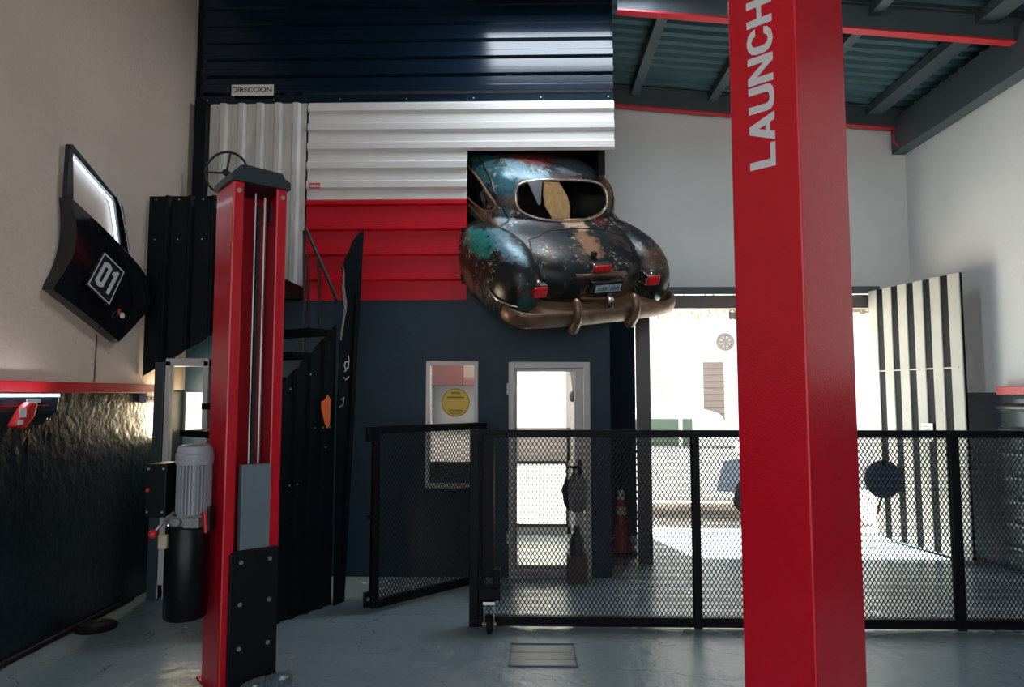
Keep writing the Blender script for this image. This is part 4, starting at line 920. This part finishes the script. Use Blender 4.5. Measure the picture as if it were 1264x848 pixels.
for i in range(5): q.box((bw * 3.2 + .02, -.0482, 1.275 - i * .03), (bw * 3.2 + .11, -.0472, 1.281 - i * .03))
q.build('print', mat('grey_print', (.3, .3, .3), .6), nt)
# glossy ribbed sheet on the right wall
p = ribs(.05, 1.56, .21, .13, .03, .05)
t = thing('ribbed_wall_sheet', 'glossy dark ribbed sheet fixed low on the right wall under the red rail', 'cladding', (XR, 4.5, .05))
MB().strip([(XR - .005 - h, 1.0, z) for z, h in p], [(XR - .005 - h, 6.50, z) for z, h in p], (.004, 0, 0)).build('sheet', mat('gloss_slate_sheet', (.075, .095, .10), .25, metal=.3), t)
# traffic cone
t = thing('traffic_cone', 'red traffic cone with white bands on a black base by the doorway', 'cone', (.94, 7.04, 0))
q = MB(); q.box((.80, 6.91, .001), (1.08, 7.17, .03)); q.build('base', rubber, t, bevel=.01)
def cr_(z): return lerp(.105, .035, z / .56)
def ring(z0, z1): return [(cr_(z0), z0), (cr_(z1), z1)]
q = MB(); q.lathe((.94, 7.04, .03), [(.11, 0), (.105, .012), (cr_(.36), .36)], 24); q.lathe((.94, 7.04, .03), ring(.44, .51), 24); q.build('cone_body', mat('cone_red', (.50, .02, .015), .5), t, smooth=50)
for z0_, z1_ in ((.36, .44), (.51, .60)): MB().lathe((.94, 7.04, .03), ring(z0_, z1_), 24).build('white_band', mat('cone_white', (.65, .65, .65), .4), t, smooth=50)
t = tag(MB().prism([(1.10, 6.85, .001), (1.17, 6.85, .001), (1.13, 6.85, .13), (1.09, 6.85, .16)], (0, .08, 0)).build('door_wedge', wood, origin=(1.13, 6.89, 0), bevel=.004), 'pale wooden wedge holding the dark street door leaf open', 'wedge')

# ------------------------------------------------------------------ the street
t = thing('parked_car', 'white car parked in the street just outside the doorway', 'car', (2.3, 9.6, 0))
# body side profile extruded across with tumblehome
gy0, gy1 = 8.95, 10.55
low = [(.2, .30), (.35, .22), (3.9, .22), (4.15, .34), (4.22, .62), (4.1, .86), (3.5, .90), (.9, .90), (.3, .80), (.15, .55)]
q = MB(); q.prism([(x, gy0, z) for x, z in low], (0, gy1 - gy0, 0)); q.build('body', white_car, t, bevel=.09, seg=4)
cab = [(1.0, .88), (1.35, 1.34), (1.55, 1.40), (2.35, 1.40), (2.55, 1.34), (2.78, .90)]
q = MB(); q.prism([(x, gy0 + .12, z) for x, z in cab], (0, gy1 - gy0 - .24, 0)); q.build('cabin', white_car, t, bevel=.06, seg=4)
q = MB(); q.prism([(1.25, gy0 + .112, .93), (1.42, gy0 + .112, 1.28), (1.98, gy0 + .112, 1.28), (1.98, gy0 + .112, .93)], (0, .02, 0)); q.prism([(2.03, gy0 + .112, .93), (2.03, gy0 + .112, 1.28), (2.16, gy0 + .112, 1.28), (2.16, gy0 + .112, .93)], (0, .02, 0)); q.build('side_window', pane_green, t, bevel=.01)
q = MB(); q.tube([(2.05, gy0 - .02, .72), (2.16, gy0 - .03, .72)], .015, 8); q.tube([(1.62, gy0 - .0, .58), (1.66, gy0 - .03, .58), (1.64, gy0 - .02, .53)], .02, 8); q.build('door_handle', chrome, t, smooth=60)
q = MB(); q.prism([(2.42, gy0 - .012, .36), (2.52, gy0 - .012, .74), (2.78, gy0 - .012, .78), (3.2, gy0 - .012, .74), (3.3, gy0 - .012, .3)], (0, .03, 0)); q.build('shaded_quarter', mat('shaded_bodywork', (.12, .15, .20), .5), t, bevel=.01)  # grey colour paints in the shade on the white car's rear quarter
for x in (.95, 2.95):
    q = MB(); q.lathe((x, gy0 - .02, .30), [(.20, -.01), (.295, 0), (.30, .03), (.30, .16), (.28, .18)], 32, 'Y'); wl = q.build('wheel', rubber, t, smooth=40)
    q = MB(); q.lathe((x, gy0 - .035, .30), [(.05, -.005), (.18, 0), (.19, .02)], 24, 'Y'); q.build('hub_cap', chrome, wl, smooth=40)
t = thing('street_building', 'sunlit pale building across the street with shuttered openings', 'building', (4, 16, 0))
MB().box((-3, 16, -.01), (16, 16.4, 9)).build('facade', facade_white, t)
def openb(x0, x1, z0, z1, n_, m_):
    q = MB(); hh = (z1 - z0) / n_
    for i in range(n_): q.prism([(x0, 15.99, z0 + i * hh), (x0, 15.94, z0 + i * hh + .01), (x0, 15.97, z0 + (i + 1) * hh), (x0, 15.99, z0 + (i + 1) * hh)], (x1 - x0, 0, 0))
    return q.build('shutter', m_, t)
sh = mat('shutter_brown', (.17, .14, .125), .7); sh2 = mat('shutter_pale', (.5, .46, .42), .7)
openb(4.08, 4.55, .85, 2.35, 10, sh); openb(2.92, 3.20, 1.3, 3.0, 12, sh2); openb(8.6, 9.3, .8, 2.4, 10, sh)
MB().box((2.9, 15.9, 3.62), (3.3, 15.995, 3.70)).build('ledge', sh, t); MB().box((2.9, 15.95, 3.2), (3.15, 15.995, 3.45)).build('panel', mat('panel_blue', (.35, .40, .46), .6), t)
MB().box((3.55, 15.93, .5), (3.60, 15.995, 3.6)).build('downpipe', sh2, t)
t = thing('wall_mural', 'painted board with a wheel on the building across the street', 'sign', (4.4, 15.9, 2.4))
MB().box((4.06, 15.9, 2.40), (5.0, 15.98, 3.05)).build('board', mat('mural_blue', (.42, .48, .50), .6, var=.2, vscale=4), t)
q = MB(); c = V((4.58, 15.88, 2.82)); q.tube([c + V((.17 * math.cos(2 * PI * k / 28), 0, .17 * math.sin(2 * PI * k / 28))) for k in range(28)], .035, 8, close=True)
for k in range(8): q.tube([c, c + V((.16 * math.cos(PI * k / 4), 0, .16 * math.sin(PI * k / 4)))], .018, 6)
q.build('wheel_rim', sh, t, smooth=60)
t = thing('street_lantern', 'dark lantern on the building across the street', 'lantern', (4.74, 15.7, 3.3))
q = MB(); q.lathe((4.74, 15.75, 3.32), [(.07, 0), (.10, .05), (.10, .34), (.05, .42)], 14); q.box((4.72, 15.75, 3.5), (4.76, 15.99, 3.54)); q.build('lamp', ink, t, smooth=40)
t = thing('street_tree', 'leafy branch hanging at the top of the street doorway', 'tree', (3.0, 12.5, 0))
q = MB(); q.tube([(6.8, 12.6, -.01), (6.75, 12.6, 2.0), (6.3, 12.5, 3.1), (5.0, 12.4, 3.35), (3.2, 12.4, 3.25)], [.14, .12, .09, .05, .015], 10); q.build('trunk', mat('bark', (.10, .075, .055), .9, bump=.5, bscale=20), t, smooth=60)
q = MB(); rnd = random.Random(3)
for k in range(900):
    c = V((rnd.uniform(2.2, 6.9), 12.45 + rnd.gauss(0, .3), 3.2 + rnd.gauss(0, .13))); a = V((rnd.gauss(0, 1), rnd.gauss(0, 1), rnd.gauss(0, 1))).normalized(); d = a.orthogonal().normalized()
    s_ = rnd.uniform(.035, .07); vs = [q.bm.verts.new(c + a * s_), q.bm.verts.new(c + d * s_ * .5), q.bm.verts.new(c - a * s_), q.bm.verts.new(c - d * s_ * .5)]; q.bm.faces.new(vs)
q.build('foliage', mat('leaf_olive', (.20, .19, .06), .6, var=.3, vscale=2), t, weld=False)

# ------------------------------------------------------------------ lights
def area(name, loc, rot, sx, sy, power, col):
    ld = bpy.data.lights.new(name, 'AREA'); ld.shape = 'RECTANGLE'; ld.size = sx; ld.size_y = sy; ld.energy = power; ld.color = col
    o = bpy.data.objects.new(name, ld); COL.objects.link(o); o.location = loc; o.rotation_euler = rot; return o
def added_overhead_light(x, y, z, L, W, power, col, label, est):
    t = thing('added_overhead_light', label, 'ceiling light', (x, y, z), 0, 'added overhead lights')
    MB().box((x - L / 2, y - W / 2, z), (x + L / 2, y + W / 2, z + .05)).build('housing', alu, t, bevel=.005)
    MB().box((x - L / 2 + .02, y - W / 2 + .02, z - .012), (x + L / 2 - .02, y + W / 2 - .02, z - .0005)).build('diffuser', emit('cool_diffuser', (.80, .90, 1), est), t)
    for sx in (-1, 1): MB().tube([(x + sx * L * .4, y, z + .04), (x + sx * L * .4, y, roofz(x + sx * L * .4) - .01)], .006, 6).build('hanger', zinc, t)
    area('added_overhead_lamp', (x, y, z - .02), (0, 0, 0), L - .1, W - .08, power, col)
added_overhead_light(.36, 5.37, 5.14, 1.6, .74, 42, (.80, .90, 1), 'unseen cool panel light added overhead in front of the rusty car', 3)  # out-of-view light added to put highlights on the black cladding
t = thing('office_light', 'warm strip light on the ceiling inside the small office', 'ceiling light', (-.3, 7.0, 2.4))
MB().box((-.8, 6.95, 2.41), (.2, 7.05, 2.449)).build('housing', alu, t, bevel=.004)
MB().box((-.78, 6.96, 2.396), (.18, 7.04, 2.4095)).build('diffuser', emit('warm_diffuser', (1, .86, .72), 6), t)
area('office_lamp', (-.3, 7.0, 2.39), (0, 0, 0), .95, .08, 45, (1, .86, .72))
area('alcove_lamp', (XL + .085, 5.74, 1.5), V((.55, -.8, -.05)).to_track_quat('-Z', 'Y').to_euler(), .03, .5, 7, (1, .80, .52))
area('alcove_lamp', (XL + .085, 5.76, 1.5), V((.8, .5, 0)).to_track_quat('-Z', 'Y').to_euler(), .03, .5, 10, (1, .80, .52))
sun = bpy.data.lights.new('sun', 'SUN'); so = bpy.data.objects.new('sun', sun); COL.objects.link(so); sun.energy = 60; sun.angle = .009; sun.color = (1, .93, .82)
so.rotation_euler = V((.12, -.42, -.90)).to_track_quat('-Z', 'Y').to_euler()
w = bpy.data.worlds.new('world'); S.world = w; w.use_nodes = True
bg = w.node_tree.nodes['Background']; bg.inputs[0].default_value = (.80, .90, 1.0, 1); bg.inputs[1].default_value = 1.9

for o in bpy.data.objects:
    if '_org' in o: del o['_org']
S.view_settings.view_transform = 'Standard'; S.view_settings.look = 'None'; S.view_settings.gamma = 1; S.view_settings.use_curve_mapping = False
S.view_settings.exposure = 0.2
S.cycles.max_bounces = 10; S.cycles.diffuse_bounces = 5; S.cycles.transparent_max_bounces = 24; S.cycles.use_denoising = True
